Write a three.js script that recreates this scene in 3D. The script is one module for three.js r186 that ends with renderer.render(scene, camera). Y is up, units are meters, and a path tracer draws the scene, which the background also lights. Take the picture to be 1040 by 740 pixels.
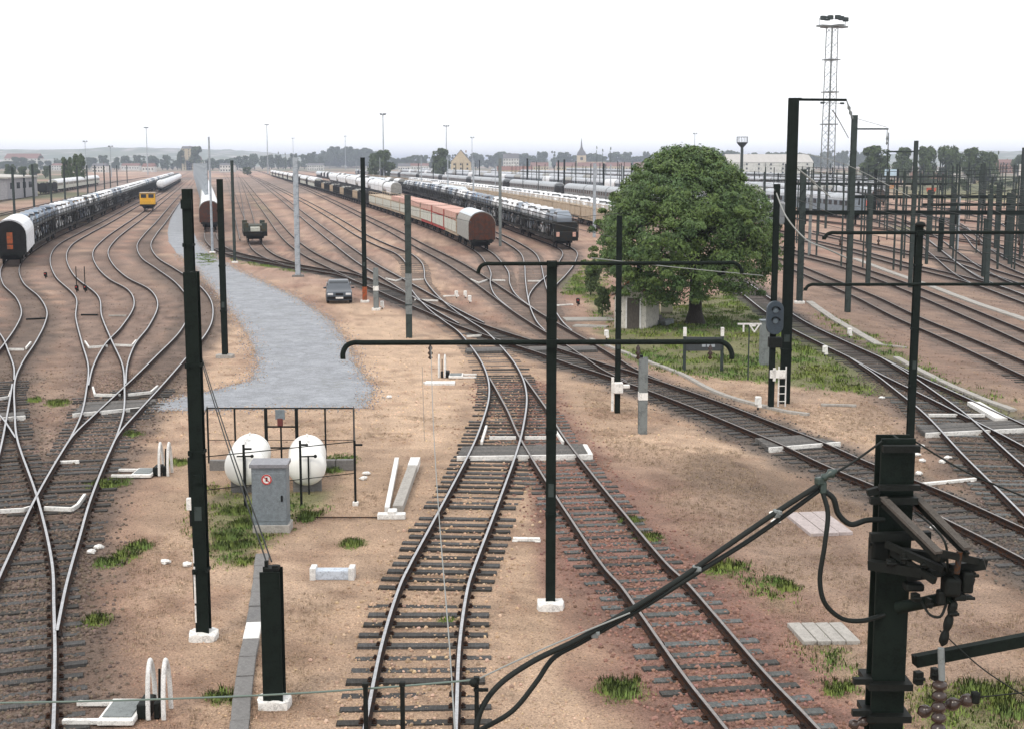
import * as THREE from 'three';
import { mergeGeometries, toCreasedNormals } from 'three/addons/utils/BufferGeometryUtils.js';
import { RoundedBoxGeometry } from 'three/addons/geometries/RoundedBoxGeometry.js';

// ---------------------------------------------------------------- camera, sky, sun, exposure
const H = 9.4, F = 1370, HORIZON = 165.5;                 // eye height (m), focal length (px of a 1040x740 frame), horizon row
const PITCH = Math.atan((370 - HORIZON) / F), SP = Math.sin(PITCH), CP = Math.cos(PITCH);
const scene = new THREE.Scene();
const camera = new THREE.PerspectiveCamera(2 * Math.atan(370 / F) * 180 / Math.PI, 1040 / 740, 0.5, 30000);
camera.position.set(0, H, 0);
camera.lookAt(0, H - SP * 100, -CP * 100);
const renderer = new THREE.WebGLRenderer({ antialias: true });
renderer.toneMapping = THREE.LinearToneMapping;
renderer.toneMappingExposure = 1.42;
renderer.shadowMap.enabled = true;
{
  const w = 64, h = 32, d = new Float32Array(w * h * 4);
  for (let j = 0; j < h; j++) for (let i = 0; i < w; i++) {
    const e = Math.max(0, (j + 0.5) / h * 2 - 1);            // 0 at the horizon, 1 overhead
    const k = (j * w + i) * 4, L = 1.0 + 0.12 * e;
    d[k] = L * 0.995; d[k + 1] = L; d[k + 2] = L * 1.015; d[k + 3] = 1;
  }
  const t = new THREE.DataTexture(d, w, h, THREE.RGBAFormat, THREE.FloatType);
  t.mapping = THREE.EquirectangularReflectionMapping; t.magFilter = THREE.LinearFilter; t.minFilter = THREE.LinearFilter; t.needsUpdate = true;
  scene.background = t; scene.environment = t;
}
const sun = new THREE.DirectionalLight(0xfff3e2, 1.1);
sun.position.set(-45, 110, 10); sun.target.position.set(0, 0, -60); sun.castShadow = true; sun.shadow.radius = 28;
sun.shadow.mapSize.set(4096, 4096);
Object.assign(sun.shadow.camera, { left: -160, right: 160, top: 160, bottom: -160, near: 1, far: 500 });
scene.add(sun); scene.add(sun.target);
scene.fog = new THREE.FogExp2(0xe2ebff, 0.0002);

// ---------------------------------------------------------------- helpers
let seed = 12345;
function rnd() { seed = (seed + 0x6D2B79F5) | 0; let t = Math.imul(seed ^ (seed >>> 15), 1 | seed); t = (t + Math.imul(t ^ (t >>> 7), 61 | t)) ^ t; return ((t ^ (t >>> 14)) >>> 0) / 4294967296; }
const rr = (a, b) => a + (b - a) * rnd();
const clamp = (x, a, b) => Math.min(b, Math.max(a, x)), lerp = (a, b, t) => a + (b - a) * t;
const sstep = (a, b, x) => { const t = clamp((x - a) / (b - a), 0, 1); return t * t * (3 - 2 * t); };
function hash2(i, j) { let n = Math.imul(i, 374761393) + Math.imul(j, 668265263); n = Math.imul(n ^ (n >>> 13), 1274126177); return ((n ^ (n >>> 16)) >>> 0) / 4294967296; }
function vnoise(x, y) { const i = Math.floor(x), j = Math.floor(y), u = x - i, v = y - j, a = u * u * (3 - 2 * u), b = v * v * (3 - 2 * v); return lerp(lerp(hash2(i, j), hash2(i + 1, j), a), lerp(hash2(i, j + 1), hash2(i + 1, j + 1), a), b); }
function fbm(x, y, o = 4) { let s = 0, a = 0.5, n = 0; for (let k = 0; k < o; k++) { s += a * vnoise(x, y); n += a; a *= 0.5; x = x * 2.03 + 17.1; y = y * 2.03 + 5.7; } return s / n; }
// survey helpers: a sighting of the photograph -> the ground point under it, the height of a point above a base, the point at a distance
function gp(px, py, y = 0) { const a = (px - 520) / F, b = (py - 370) / F, t = (H - y) / (SP + b * CP); return new THREE.Vector3(a * t, y, (-CP + b * SP) * t); }
function heightAt(p, py) { const b = (py - 370) / F; return H + p.z * (SP + b * CP) / (CP - b * SP); }
function at(px, py, dist) { const a = (px - 520) / F, b = (py - 370) / F, t = dist / (CP - b * SP); return new THREE.Vector3(a * t, H + t * (-SP - b * CP), -dist); }
const pxm = p => -p.z * CP / F + (H * SP) / F;              // metres per pixel at the distance of p

function DT(size, fn, srgb) {
  const d = new Uint8Array(size * size * 4);
  for (let j = 0; j < size; j++) for (let i = 0; i < size; i++) { const c = fn(i, j), k = (j * size + i) * 4; for (let q = 0; q < 3; q++) d[k + q] = clamp(Math.round(255 * (Array.isArray(c) ? c[q] : c)), 0, 255); d[k + 3] = 255; }
  const t = new THREE.DataTexture(d, size, size); t.wrapS = t.wrapT = THREE.RepeatWrapping; t.magFilter = THREE.LinearFilter; t.minFilter = THREE.LinearMipmapLinearFilter; t.generateMipmaps = true;
  if (srgb) t.colorSpace = THREE.SRGBColorSpace; t.needsUpdate = true; return t;
}
function tile(size, cells, s0) { // tileable value noise field
  const g = []; for (let k = 0; k < cells * cells; k++) g.push(hash2(k * 7 + s0, s0 * 13 + k));
  return (i, j) => { const x = i / size * cells, y = j / size * cells, a = Math.floor(x), b = Math.floor(y), u = x - a, v = y - b, su = u * u * (3 - 2 * u), sv = v * v * (3 - 2 * v), G = (p, q) => g[((q % cells) + cells) % cells * cells + ((p % cells) + cells) % cells]; return lerp(lerp(G(a, b), G(a + 1, b), su), lerp(G(a, b + 1), G(a + 1, b + 1), su), sv); };
}
const toS = l => l <= 0.0031308 ? 12.92 * l : 1.055 * Math.pow(l, 1 / 2.4) - 0.055;
// gravel: stones of many tones pressed into grit
function gravelField(size, count, rmin, rmax, lo, hi, s0) {
  const f = new Float32Array(size * size), hgt = new Float32Array(size * size); const n1 = tile(size, 256, s0), n2 = tile(size, 64, s0 + 3);
  for (let j = 0; j < size; j++) for (let i = 0; i < size; i++) { f[j * size + i] = 0.62 + 0.25 * n1(i, j) + 0.22 * n2(i, j); hgt[j * size + i] = 0.25 * n1(i, j); }
  for (let k = 0; k < count; k++) {
    const cx = rnd() * size, cy = rnd() * size, r = lerp(rmin, rmax, Math.pow(rnd(), 2.2)), v = lerp(lo, hi, rnd()), e = rr(0.6, 1), an = rnd() * 3.14, ca = Math.cos(an), sa = Math.sin(an);
    for (let y = Math.floor(cy - r); y <= cy + r; y++) for (let x = Math.floor(cx - r); x <= cx + r; x++) { const dx = x - cx, dy = y - cy, p = (dx * ca + dy * sa) / r, q = (-dx * sa + dy * ca) / (r * e), d = p * p + q * q; if (d < 1) { const id = ((y + size) % size) * size + (x + size) % size; f[id] = v; hgt[id] = 0.35 + 0.6 * Math.sqrt(1 - d) * r / rmax; } }
  }
  return [f, hgt];
}
const [gvF, gvH] = gravelField(1024, 26000, 1.6, 8, 0.35, 1.25, 5);
const T = {};
T.gravel = DT(1024, (i, j) => toS(clamp(lerp(0.62, gvF[j * 1024 + i] * 0.78, 0.72), 0, 1)), true);
T.gravelBump = DT(1024, (i, j) => gvH[j * 1024 + i]);
{ const a = tile(512, 128, 2), b = tile(512, 24, 4), c = tile(512, 6, 9); T.grain = DT(512, (i, j) => 0.72 + 0.18 * a(i, j) + 0.12 * b(i, j) + 0.06 * c(i, j), true); T.grainBump = DT(512, (i, j) => 0.5 * a(i, j) + 0.5 * b(i, j)); }
{ const a = tile(512, 200, 21), b = tile(512, 40, 22), c = tile(512, 9, 24); T.streak = DT(512, (i, j) => { const v = 0.55 + 0.3 * a(i * 1, j >> 5) + 0.2 * b(i, j >> 2) + 0.1 * c(i, j); return v; }, true); }
{ const a = tile(512, 160, 31), b = tile(512, 30, 32), c = tile(512, 8, 33); T.rust = DT(512, (i, j) => { const m = sstep(0.45, 0.7, 0.35 * a(i, j) + 0.4 * b(i, j) + 0.35 * c(i, j)); return [lerp(0.72, 1, m), lerp(0.72, 0.72, m), lerp(0.74, 0.5, m)]; }, true); T.patch = DT(512, (i, j) => { const m = sstep(0.45, 0.95, 0.5 * a(i, j) + 0.35 * b(i, j) + 0.25 * c(i, j)); return lerp(1, 0.74, m); }, true); }
const lin = (r, g, b) => new THREE.Color().setRGB(r, g, b);
function mat(r, g, b, o = {}) {
  const { map, rep = 1, bump, bumpScale = 0.004, ...rest } = o;
  const m = rest.specularIntensity !== undefined ? new THREE.MeshPhysicalMaterial({ color: lin(r, g, b), roughness: 0.85, metalness: 0, ...rest }) : new THREE.MeshStandardMaterial({ color: lin(r, g, b), roughness: 0.85, metalness: 0, ...rest });
  if (map) { const t = map.clone(); t.repeat.set(rep, rep); t.needsUpdate = true; m.map = t; }
  if (bump) { const t = bump.clone(); t.repeat.set(rep, rep); t.needsUpdate = true; m.bumpMap = t; m.bumpScale = bumpScale; }
  return m;
}
const MT = {
  armGrey: mat(0.085, 0.075, 0.066, { roughness: 0.8, specularIntensity: 0.4, map: T.patch, rep: 3 }),
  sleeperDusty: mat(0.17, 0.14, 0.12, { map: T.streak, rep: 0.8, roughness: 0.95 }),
  mast: mat(0.008, 0.013, 0.0105, { roughness: 0.7, specularIntensity: 0.22, map: T.patch, rep: 0.7 }),
  mastGrey: mat(0.17, 0.19, 0.19, { roughness: 0.6, map: T.patch, rep: 0.5 }),
  mastBlue: mat(0.34, 0.38, 0.42, { roughness: 0.55, map: T.patch, rep: 0.4 }),
  mastDull: mat(0.042, 0.055, 0.052, { roughness: 0.75, specularIntensity: 0.3, map: T.patch, rep: 0.5 }),
  iron: mat(0.009, 0.011, 0.010, { roughness: 0.6, specularIntensity: 0.3, map: T.patch, rep: 1.5 }),
  rusty: mat(0.062, 0.052, 0.046, { roughness: 0.9, specularIntensity: 0.3, map: T.rust, rep: 2.6 }),
  rail: mat(0.040, 0.031, 0.027, { roughness: 0.85, specularIntensity: 0.35, map: T.rust, rep: 1 }),
  railTop: mat(0.48, 0.485, 0.5, { roughness: 0.42, metalness: 0.6, map: T.grain, rep: 0.5 }),
  railTopDull: mat(0.30, 0.28, 0.27, { roughness: 0.55, metalness: 0.5, map: T.grain, rep: 0.5 }),
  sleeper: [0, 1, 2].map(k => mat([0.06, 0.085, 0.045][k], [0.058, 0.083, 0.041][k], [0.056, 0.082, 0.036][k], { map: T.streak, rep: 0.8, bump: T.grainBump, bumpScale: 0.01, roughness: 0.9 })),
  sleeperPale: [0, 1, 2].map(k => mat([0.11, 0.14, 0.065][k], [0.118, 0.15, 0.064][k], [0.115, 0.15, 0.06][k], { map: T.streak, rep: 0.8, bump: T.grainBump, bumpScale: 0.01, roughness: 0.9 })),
  plank: [0, 1].map(k => mat([0.14, 0.11][k], [0.13, 0.105][k], [0.12, 0.1][k], { map: T.streak, rep: 0.9, bump: T.grainBump, bumpScale: 0.008 })),
  white: mat(0.78, 0.77, 0.74, { roughness: 0.6, map: T.patch, rep: 0.9 }),
  whiteClean: mat(0.82, 0.82, 0.8, { roughness: 0.4, map: T.grain, rep: 0.6 }),
  concrete: mat(0.40, 0.38, 0.35, { map: T.grain, rep: 0.8, bump: T.grainBump, bumpScale: 0.004 }),
  concreteDark: mat(0.20, 0.195, 0.19, { map: T.grain, rep: 0.8, bump: T.grainBump, bumpScale: 0.004 }),
  concretePink: mat(0.46, 0.40, 0.39, { map: T.grain, rep: 0.8, bump: T.grainBump, bumpScale: 0.004 }),
  cabinet: mat(0.20, 0.235, 0.26, { roughness: 0.5, map: T.grain, rep: 0.8 }),
  dark: mat(0.010, 0.010, 0.011, { roughness: 0.8, specularIntensity: 0.3 }),
  cable: mat(0.011, 0.014, 0.013, { roughness: 0.55, specularIntensity: 0.35 }),
  cableGrey: mat(0.22, 0.23, 0.22, { roughness: 0.6 }),
  wireGreen: mat(0.10, 0.14, 0.12, { roughness: 0.5 }),
  glass: mat(0.025, 0.03, 0.035, { roughness: 0.12 }),
  insulator: mat(0.022, 0.04, 0.034, { roughness: 0.35 }),
  insulatorBrown: mat(0.035, 0.022, 0.018, { roughness: 0.25 }),
  red: mat(0.45, 0.03, 0.025, { roughness: 0.5 }),
  orange: mat(0.36, 0.13, 0.05, { roughness: 0.8, map: T.rust, rep: 0.8 }),
  tyre: mat(0.012, 0.012, 0.012, { roughness: 0.9 }),
};
function uvMetric(g) { // box-projected uv in metres
  if (g.index) g = g.toNonIndexed();
  const p = g.attributes.position, n = p.count, uv = new Float32Array(n * 2), a = new THREE.Vector3(), b = new THREE.Vector3(), c = new THREE.Vector3();
  for (let i = 0; i < n; i += 3) {
    a.fromBufferAttribute(p, i); b.fromBufferAttribute(p, i + 1).sub(a); c.fromBufferAttribute(p, i + 2).sub(a); b.cross(c);
    const x = Math.abs(b.x), y = Math.abs(b.y), z = Math.abs(b.z);
    for (let k = 0; k < 3; k++) { a.fromBufferAttribute(p, i + k); const q = (i + k) * 2; if (y >= x && y >= z) { uv[q] = a.x; uv[q + 1] = a.z; } else if (x >= z) { uv[q] = a.z; uv[q + 1] = a.y; } else { uv[q] = a.x; uv[q + 1] = a.y; } }
  }
  g.setAttribute('uv', new THREE.BufferAttribute(uv, 2)); return g;
}
const V = (x, y, z) => new THREE.Vector3(x, y, z);
class B { // collects shapes that become ONE mesh
  constructor() { this.l = []; }
  add(g) { this.l.push(g.index ? g.toNonIndexed() : g); return this; }
  box(w, h, d, x, y, z, rx = 0, ry = 0, rz = 0) { return this.add(new THREE.BoxGeometry(w, h, d).applyMatrix4(new THREE.Matrix4().makeRotationFromEuler(new THREE.Euler(rx, ry, rz)).setPosition(x, y, z))); }
  rbox(w, h, d, x, y, z, r = 0.02, ry = 0) { return this.add(new RoundedBoxGeometry(w, h, d, 2, r).applyMatrix4(new THREE.Matrix4().makeRotationY(ry).setPosition(x, y, z))); }
  bar(p, q, r, s = 8, r2 = r) { const d = q.clone().sub(p), L = d.length(), g = new THREE.CylinderGeometry(r2, r, L, s); g.applyQuaternion(new THREE.Quaternion().setFromUnitVectors(V(0, 1, 0), d.normalize())); const m = p.clone().add(q).multiplyScalar(0.5); return this.add(g.translate(m.x, m.y, m.z)); }
  beam(p, q, w, h) { const d = q.clone().sub(p), L = d.length(); d.normalize(); let s = new THREE.Vector3().crossVectors(V(0, 1, 0), d); if (s.lengthSq() < 1e-4) s.set(1, 0, 0); s.normalize(); const u = new THREE.Vector3().crossVectors(d, s); const m = p.clone().add(q).multiplyScalar(0.5); return this.add(new THREE.BoxGeometry(w, h, L).applyMatrix4(new THREE.Matrix4().makeBasis(s, u, d).setPosition(m.x, m.y, m.z))); }
  tube(pts, r, seg = 40, rs = 7) { return this.add(new THREE.TubeGeometry(new THREE.CatmullRomCurve3(pts), seg, r, rs)); }
  sph(r, x, y, z, sx = 1, sy = 1, sz = 1, a = 14, b = 10) { return this.add(new THREE.SphereGeometry(r, a, b).scale(sx, sy, sz).translate(x, y, z)); }
  lathe(prof, x, y, z, s = 12, axis) { const g = new THREE.LatheGeometry(prof.map(([a, b]) => new THREE.Vector2(a, b)), s); if (axis) g.applyQuaternion(new THREE.Quaternion().setFromUnitVectors(V(0, 1, 0), axis.clone().normalize())); return this.add(g.translate(x, y, z)); }
  geo() { const c = this.l.map(g => { const q = new THREE.BufferGeometry(); q.setAttribute('position', g.attributes.position); q.setAttribute('normal', g.attributes.normal); return q; }); return uvMetric(mergeGeometries(c)); }
  build(name, m, parent) { return mesh(name, this.geo(), m, parent); }
}
const used = {};
function numbered(n) { const k = used[n] || 0; used[n] = k + 1; return k ? n + '_' + String(k).padStart(3, '0') : n; }
function mesh(name, g, m, parent) { const o = new THREE.Mesh(g, m); o.castShadow = o.receiveShadow = true; if (parent) { o.name = name; parent.add(o); } else { o.name = numbered(name); scene.add(o); } return o; }
function thing(name, label, category, p, turn = 0, group) { const o = new THREE.Group(); o.name = numbered(name); scene.add(o); if (p) o.position.copy(p); o.rotation.y = turn; o.userData = { label, category }; if (group) o.userData.group = group; return o; }
function tag(o, label, category, group, kind) { if (label) o.userData.label = label; if (category) o.userData.category = category; if (group) o.userData.group = group; if (kind) o.userData.kind = kind; return o; }
function dup(src, p, turn, label, group) { const c = src.clone(); c.name = numbered(src.name.replace(/_\d\d\d$/, '')); c.userData = { ...src.userData, label }; if (group) c.userData.group = group; scene.add(c); c.position.copy(p); c.rotation.y = turn; return c; }

// ---------------------------------------------------------------- the tracks, surveyed along their centre lines
const TR = {};
const RED = [0.215, 0.118, 0.09], BRN = [0.125, 0.094, 0.074], MID = [0.215, 0.155, 0.122], DRK = [0.085, 0.073, 0.064], SAND = [0.40, 0.285, 0.195];
function track(id, label, pts, o = {}) { TR[id] = { id, label, pts: pts.map(p => gp(p[0], p[1])), bed: MID, rise: 0.035, own: 62, merged: 150, pale: false, bright: true, ...o }; TR[id].curve = new THREE.CatmullRomCurve3(TR[id].pts, false, 'centripetal'); TR[id].curve.arcLengthDivisions = 900; return TR[id]; }
track('A', 'leftmost railway track curving out from under the long carrier train', [[192, 175], [155, 193], [87, 226], [40, 248], [12, 270], [13, 290], [28, 305], [34.5, 320], [31, 333], [20, 352], [5, 373], [-4, 392], [-7, 425], [-7, 452], [9, 517], [18, 585], [16, 630], [13, 680], [7, 740], [-5, 830]], { bed: BRN, own: 58, merged: 58, rise: 0.055 });
track('A2', 'short curved track joining the leftmost track from the left edge', [[-55, 300], [-34, 322], [-14, 345], [-8, 362], [-4, 378], [-5, 392]], { bed: BRN, own: 58, merged: 58 });
track('A3', 'track slanting in from the left edge below the white crossing bracket', [[-75, 385], [-45, 406], [-21, 430], [-8, 452]], { bed: BRN, own: 58, merged: 58 });
track('A4', 'track leaving to the left edge beside the leftmost turnout', [[-7, 395], [-15, 427], [-24, 460], [-45, 520]], { bed: BRN, own: 58, merged: 58 });
track('B1', 'track winding past the twin dwarf signals into the scissors crossing', [[197, 174.5], [165, 195], [140, 208], [105, 228], [84, 239], [66, 250], [59, 263], [66, 283], [88, 304], [90, 325], [98, 350], [107, 376], [107, 400], [104, 425], [96, 447], [88, 463]], { bed: MID, own: 54, merged: 54, rise: 0.05 });
track('B2', 'track winding in front of the yellow locomotive into the scissors crossing', [[199, 175.5], [177, 194], [153, 213], [140, 223], [126, 233], [112, 244], [102, 257], [106, 271], [120, 285], [141, 297], [148, 312], [137, 335], [122, 353], [112, 375], [108.5, 396]], { bed: MID, own: 54, merged: 54, rise: 0.05 });
track('C', 'track with shining rails swinging past the black mast down to the lower left', [[203, 176], [192, 190], [176, 210], [163, 227], [152, 240], [146, 251], [152, 264], [168, 275], [189, 290], [202, 307], [203, 325], [196, 341], [175, 365], [151, 391], [118, 425], [97.5, 447], [87, 465], [62.5, 517], [48, 557], [31, 605], [17, 655]], { bed: BRN, own: 56, merged: 56, rise: 0.055 });
track('D', 'bright track running from the double slip down to the bottom centre', [[243, 173], [262, 182], [290, 195.5], [318, 210], [345, 226], [369, 241], [390, 251], [409, 259], [420, 269], [422, 278], [422, 286], [427, 295], [436, 306], [450, 319], [465, 330], [478, 339], [489.6, 351], [505, 371], [513, 388], [515.5, 400], [515.5, 412], [512, 430], [504, 457], [474, 527], [448, 585], [441, 603], [428, 660], [418, 740], [408, 830]], { bed: SAND, rise: 0.05 });
track('D2', 'track over red ballast curving away to the lower right of the white footed mast', [[515, 388], [524.5, 403], [536, 422], [549, 447], [575.6, 487], [605, 528], [648, 585], [663, 600], [688, 632], [738, 697], [775, 740], [850, 830]], { bed: RED, rise: 0.035, pale: true, bright: false });
track('E', 'long dark track crossing the yard from the double slip to the right edge', [[213, 238], [216, 247], [228, 256], [255, 263.5], [290, 270], [312, 274], [335, 278], [352, 281], [386, 294], [410, 304.5], [444, 319], [480, 334], [527, 350], [564, 362], [595, 373], [628, 383.5], [658, 394], [691, 406], [720, 417], [775, 439.5], [815, 456], [860, 477], [930, 506], [985, 532], [1040, 559], [1120, 600], [1250, 665]], { bed: DRK, rise: 0.045, bright: false, own: 75 });
track('G', 'straight track running into the double slip behind the parked car', [[242, 172], [262, 184], [285, 201], [307, 219], [327, 235], [345, 249], [372, 269], [397, 284], [424, 300], [450, 315.5], [480, 332]], { bed: MID });
track('I', 'overgrown track passing the tall grey mast and joining the dark track', [[244, 180], [258, 199], [275, 221], [290, 240], [303, 252], [320, 263], [345, 275], [370, 287]], { bed: MID, bright: false });
track('HH', 'track under the dark flat wagon joining the dark track', [[240, 176], [246, 195], [251, 215], [255, 235], [259, 248], [265, 256], [277, 263.5], [298, 271]], { bed: MID, bright: false });
track('W', 'track carrying the rust fronted covered wagons beside the grey masts', [[203, 176], [207, 190], [210, 205], [212.5, 225], [213.5, 237]], { bed: MID, bright: false });
track('J', 'track passing left of the rounded wagon and joining the dark track', [[250, 171], [275, 177.5], [300, 187.5], [340, 206], [372, 222], [400, 236], [425, 250], [461, 269], [487, 286], [509, 301.5], [537, 321.5], [571, 342.5], [590, 354], [610, 367], [630, 380], [655, 392]], { bed: MID, rise: 0.04, bright: false });
track('K', 'track under the red carrier train bending into the next turnout', [[252, 170.5], [275, 178.5], [312, 189.5], [349, 201.5], [411, 222], [458, 240], [491, 257.5], [501, 268], [507.5, 279], [508, 291], [514, 303], [532, 318]], { bed: MID });
track('L', 'curved track emerging between the two parked trains', [[300, 178], [350, 188], [430, 210.5], [480, 229.5], [505, 240], [523, 249.5], [536, 259], [541, 271], [543, 285], [545.5, 298], [550, 314], [559, 331], [568, 340]], { bed: MID });
track('M', 'short track bending from the dark car carrier train into the turnout', [[300, 172.5], [350, 181.5], [400, 193.5], [440, 204.5], [495, 224], [530, 237], [576, 255], [576, 268], [566, 281], [554, 293], [548, 304], [549.5, 313]], { bed: MID });
track('N', 'track beside the grass strip splitting at the right hand turnout', [[560, 213], [600, 222], [650, 238], [690, 255], [720, 272], [750, 290], [770, 305], [790, 320], [810, 333], [855, 355.5], [880, 367.5], [907, 382], [939, 397.5], [971, 413], [999, 427], [1040, 447], [1120, 490], [1250, 560]], { bed: DRK, own: 85 });
track('N2', 'branch track leaving the right hand turnout towards the lower right corner', [[880, 368], [905, 384], [928, 401], [960, 426], [1003, 469], [1050, 513], [1130, 590]], { bed: BRN, rise: 0.05, pale: true });
track('O', 'first of the two parallel tracks right of the pale trough', [[600, 212], [700, 238], [760, 256], [800, 270], [831, 283], [857, 294], [880, 304], [921.6, 325], [972, 347], [1040, 378], [1130, 420], [1250, 478]], { bed: MID, bright: false, own: 60 });
track('P', 'second of the two parallel tracks right of the pale trough', [[600, 207], [700, 231], [770, 248], [815, 260], [861.6, 272.5], [908, 288.5], [945, 303.5], [988, 322], [1040, 345], [1130, 387], [1250, 445]], { bed: MID, bright: false, own: 60 });
track('Q', 'track behind the long pale kerb near the right edge', [[700, 222], [800, 241], [870, 257], [925, 272], [970, 283], [1005, 293], [1040, 306], [1120, 336]], { bed: MID });
track('R', 'curved track fanning out at the right below the black crossarm', [[860, 218], [900, 228], [932, 243], [955, 261], [980, 281], [998, 291]], { bed: MID });
track('S', 'second curved track of the fan at the right edge', [[880, 215], [915, 225], [948, 244], [966, 258], [988, 274], [1012, 287], [1040, 298], [1110, 325]], { bed: MID });
track('U', 'third curved track of the fan beside the grey post', [[930, 218], [965, 226], [985, 240], [998, 254], [1015, 265], [1040, 277], [1100, 300]], { bed: MID });
track('S2', 'pale railed track curving between the fan and the rusty sidings', [[900, 213], [945, 221], [975, 233], [1000, 247], [1024, 259], [1060, 272]], { bed: MID });
track('S3', 'outer pale railed track of the fan close to the right edge', [[960, 212], [1000, 222], [1020, 234], [1040, 246], [1080, 264]], { bed: MID });
track('Q2', 'track crossing the fan from the long kerb to the grey post', [[820, 236], [880, 249], [930, 260], [975, 268], [1010, 279], [1045, 290], [1110, 312]], { bed: MID });
[[[640, 206], [800, 222], [900, 234], [1000, 249], [1060, 259]], [[660, 201], [800, 216], [920, 228], [1060, 245]], [[680, 197], [800, 209], [920, 219], [1060, 233]], [[700, 193.5], [820, 203], [940, 211], [1060, 222]]].forEach((p, k) => track('X' + k, ['nearest', 'second', 'third', 'farthest'][k] + ' of the rusty sidings behind the gantry beams at the right', p, { bed: k % 2 ? MID : [0.24, 0.13, 0.09], bright: false, own: 0, merged: 0 }));
track('Y1', 'track on the far left next to the row of dark masts', [[110, 192], [70, 203], [35, 211], [0, 219], [-60, 234]], { bed: MID, own: 0, merged: 0, bright: false });
track('Y2', 'track on the far left beside the dark parked wagons', [[150, 180], [105, 187], [60, 195], [0, 205], [-60, 216]], { bed: MID, own: 0, merged: 0, bright: false });
track('Z1', 'gravel edged track between the two left hand fans of masts', [[225, 173], [232, 185], [238, 205], [244, 225], [250, 245]], { bed: MID, own: 0, merged: 0, bright: false });
// rows of parked stock further back stand on tracks of their own
track('R2', 'track under the silver hooded wagons', [[290, 174.5], [340, 183], [390, 192], [440, 201.5], [475, 209], [520, 219], [560, 229]], { own: 0, merged: 0, bright: false });
track('R3', 'track under the beige carrier train behind the dark one', [[330, 179], [380, 186], [430, 194], [490, 205], [540, 215], [600, 229], [640, 240]], { own: 0, merged: 0, bright: false });
track('R4', 'track under the nearest row of pale roofed wagons', [[350, 176.5], [420, 183.5], [500, 193], [600, 206.5], [700, 222], [800, 238]], { own: 0, merged: 0, bright: false });
track('R5', 'track under the second row of pale roofed wagons', [[400, 176.5], [500, 185], [600, 194], [700, 203.5], [800, 215], [880, 224]], { own: 0, merged: 0, bright: false });
track('R6', 'track under the third row of pale roofed wagons', [[420, 175], [500, 181], [600, 188], [700, 195.5], [800, 203.5], [900, 212]], { own: 0, merged: 0, bright: false });
track('R7', 'track under the fourth row of pale roofed wagons', [[500, 176.5], [600, 181.5], [700, 187], [800, 192.5], [900, 198.5]], { own: 0, merged: 0, bright: false });
track('R8', 'track under the farthest row of pale roofed wagons', [[560, 174], [640, 177.5], [750, 182.5], [900, 190.5]], { own: 0, merged: 0, bright: false });

const SAMPLES = [];  // centre line samples for the ballast and the sleepers
const HASH = new Map(), hk = (x, z) => Math.floor(x / 3) + ',' + Math.floor(z / 3);
Object.values(TR).forEach((t, ti) => {
  t.len = t.curve.getLength(); t.idx = ti; t.s = [];
  let u = 0; while (u <= t.len) { const p = t.curve.getPointAt(Math.min(1, u / t.len)), g = t.curve.getTangentAt(Math.min(1, u / t.len)); t.s.push({ u, p, g }); u += clamp(-p.z * 0.008, 0.45, 6); }
  for (const q of t.s) if (q.p.z > -420) { const k = hk(q.p.x, q.p.z); if (!HASH.has(k)) HASH.set(k, []); HASH.get(k).push([q.p.x, q.p.z, ti]); }
});
const TL = Object.values(TR);
function nearTrack(x, z) { let b = 9, bi = -1; const i = Math.floor(x / 3), j = Math.floor(z / 3); for (let a = -1; a <= 1; a++) for (let c = -1; c <= 1; c++) { const l = HASH.get((i + a) + ',' + (j + c)); if (l) for (const q of l) { const d = Math.hypot(q[0] - x, q[1] - z); if (d < b) { b = d; bi = q[2]; } } } return [b, bi]; }
function inPoly(poly, x, z) { let r = false; for (let i = 0, j = poly.length - 1; i < poly.length; j = i++) { const a = poly[i], b = poly[j]; if ((a.z > z) !== (b.z > z) && x < (b.x - a.x) * (z - a.z) / (b.z - a.z) + a.x) r = !r; } return r; }
function edgeDist(poly, x, z) { let m = 1e9; for (let i = 0, j = poly.length - 1; i < poly.length; j = i++) { const a = poly[i], b = poly[j], dx = b.x - a.x, dz = b.z - a.z, t = clamp(((x - a.x) * dx + (z - a.z) * dz) / (dx * dx + dz * dz), 0, 1); m = Math.min(m, Math.hypot(x - a.x - t * dx, z - a.z - t * dz)); } return inPoly(poly, x, z) ? m : -m; }
const poly = l => l.map(p => gp(p[0], p[1]));
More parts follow.
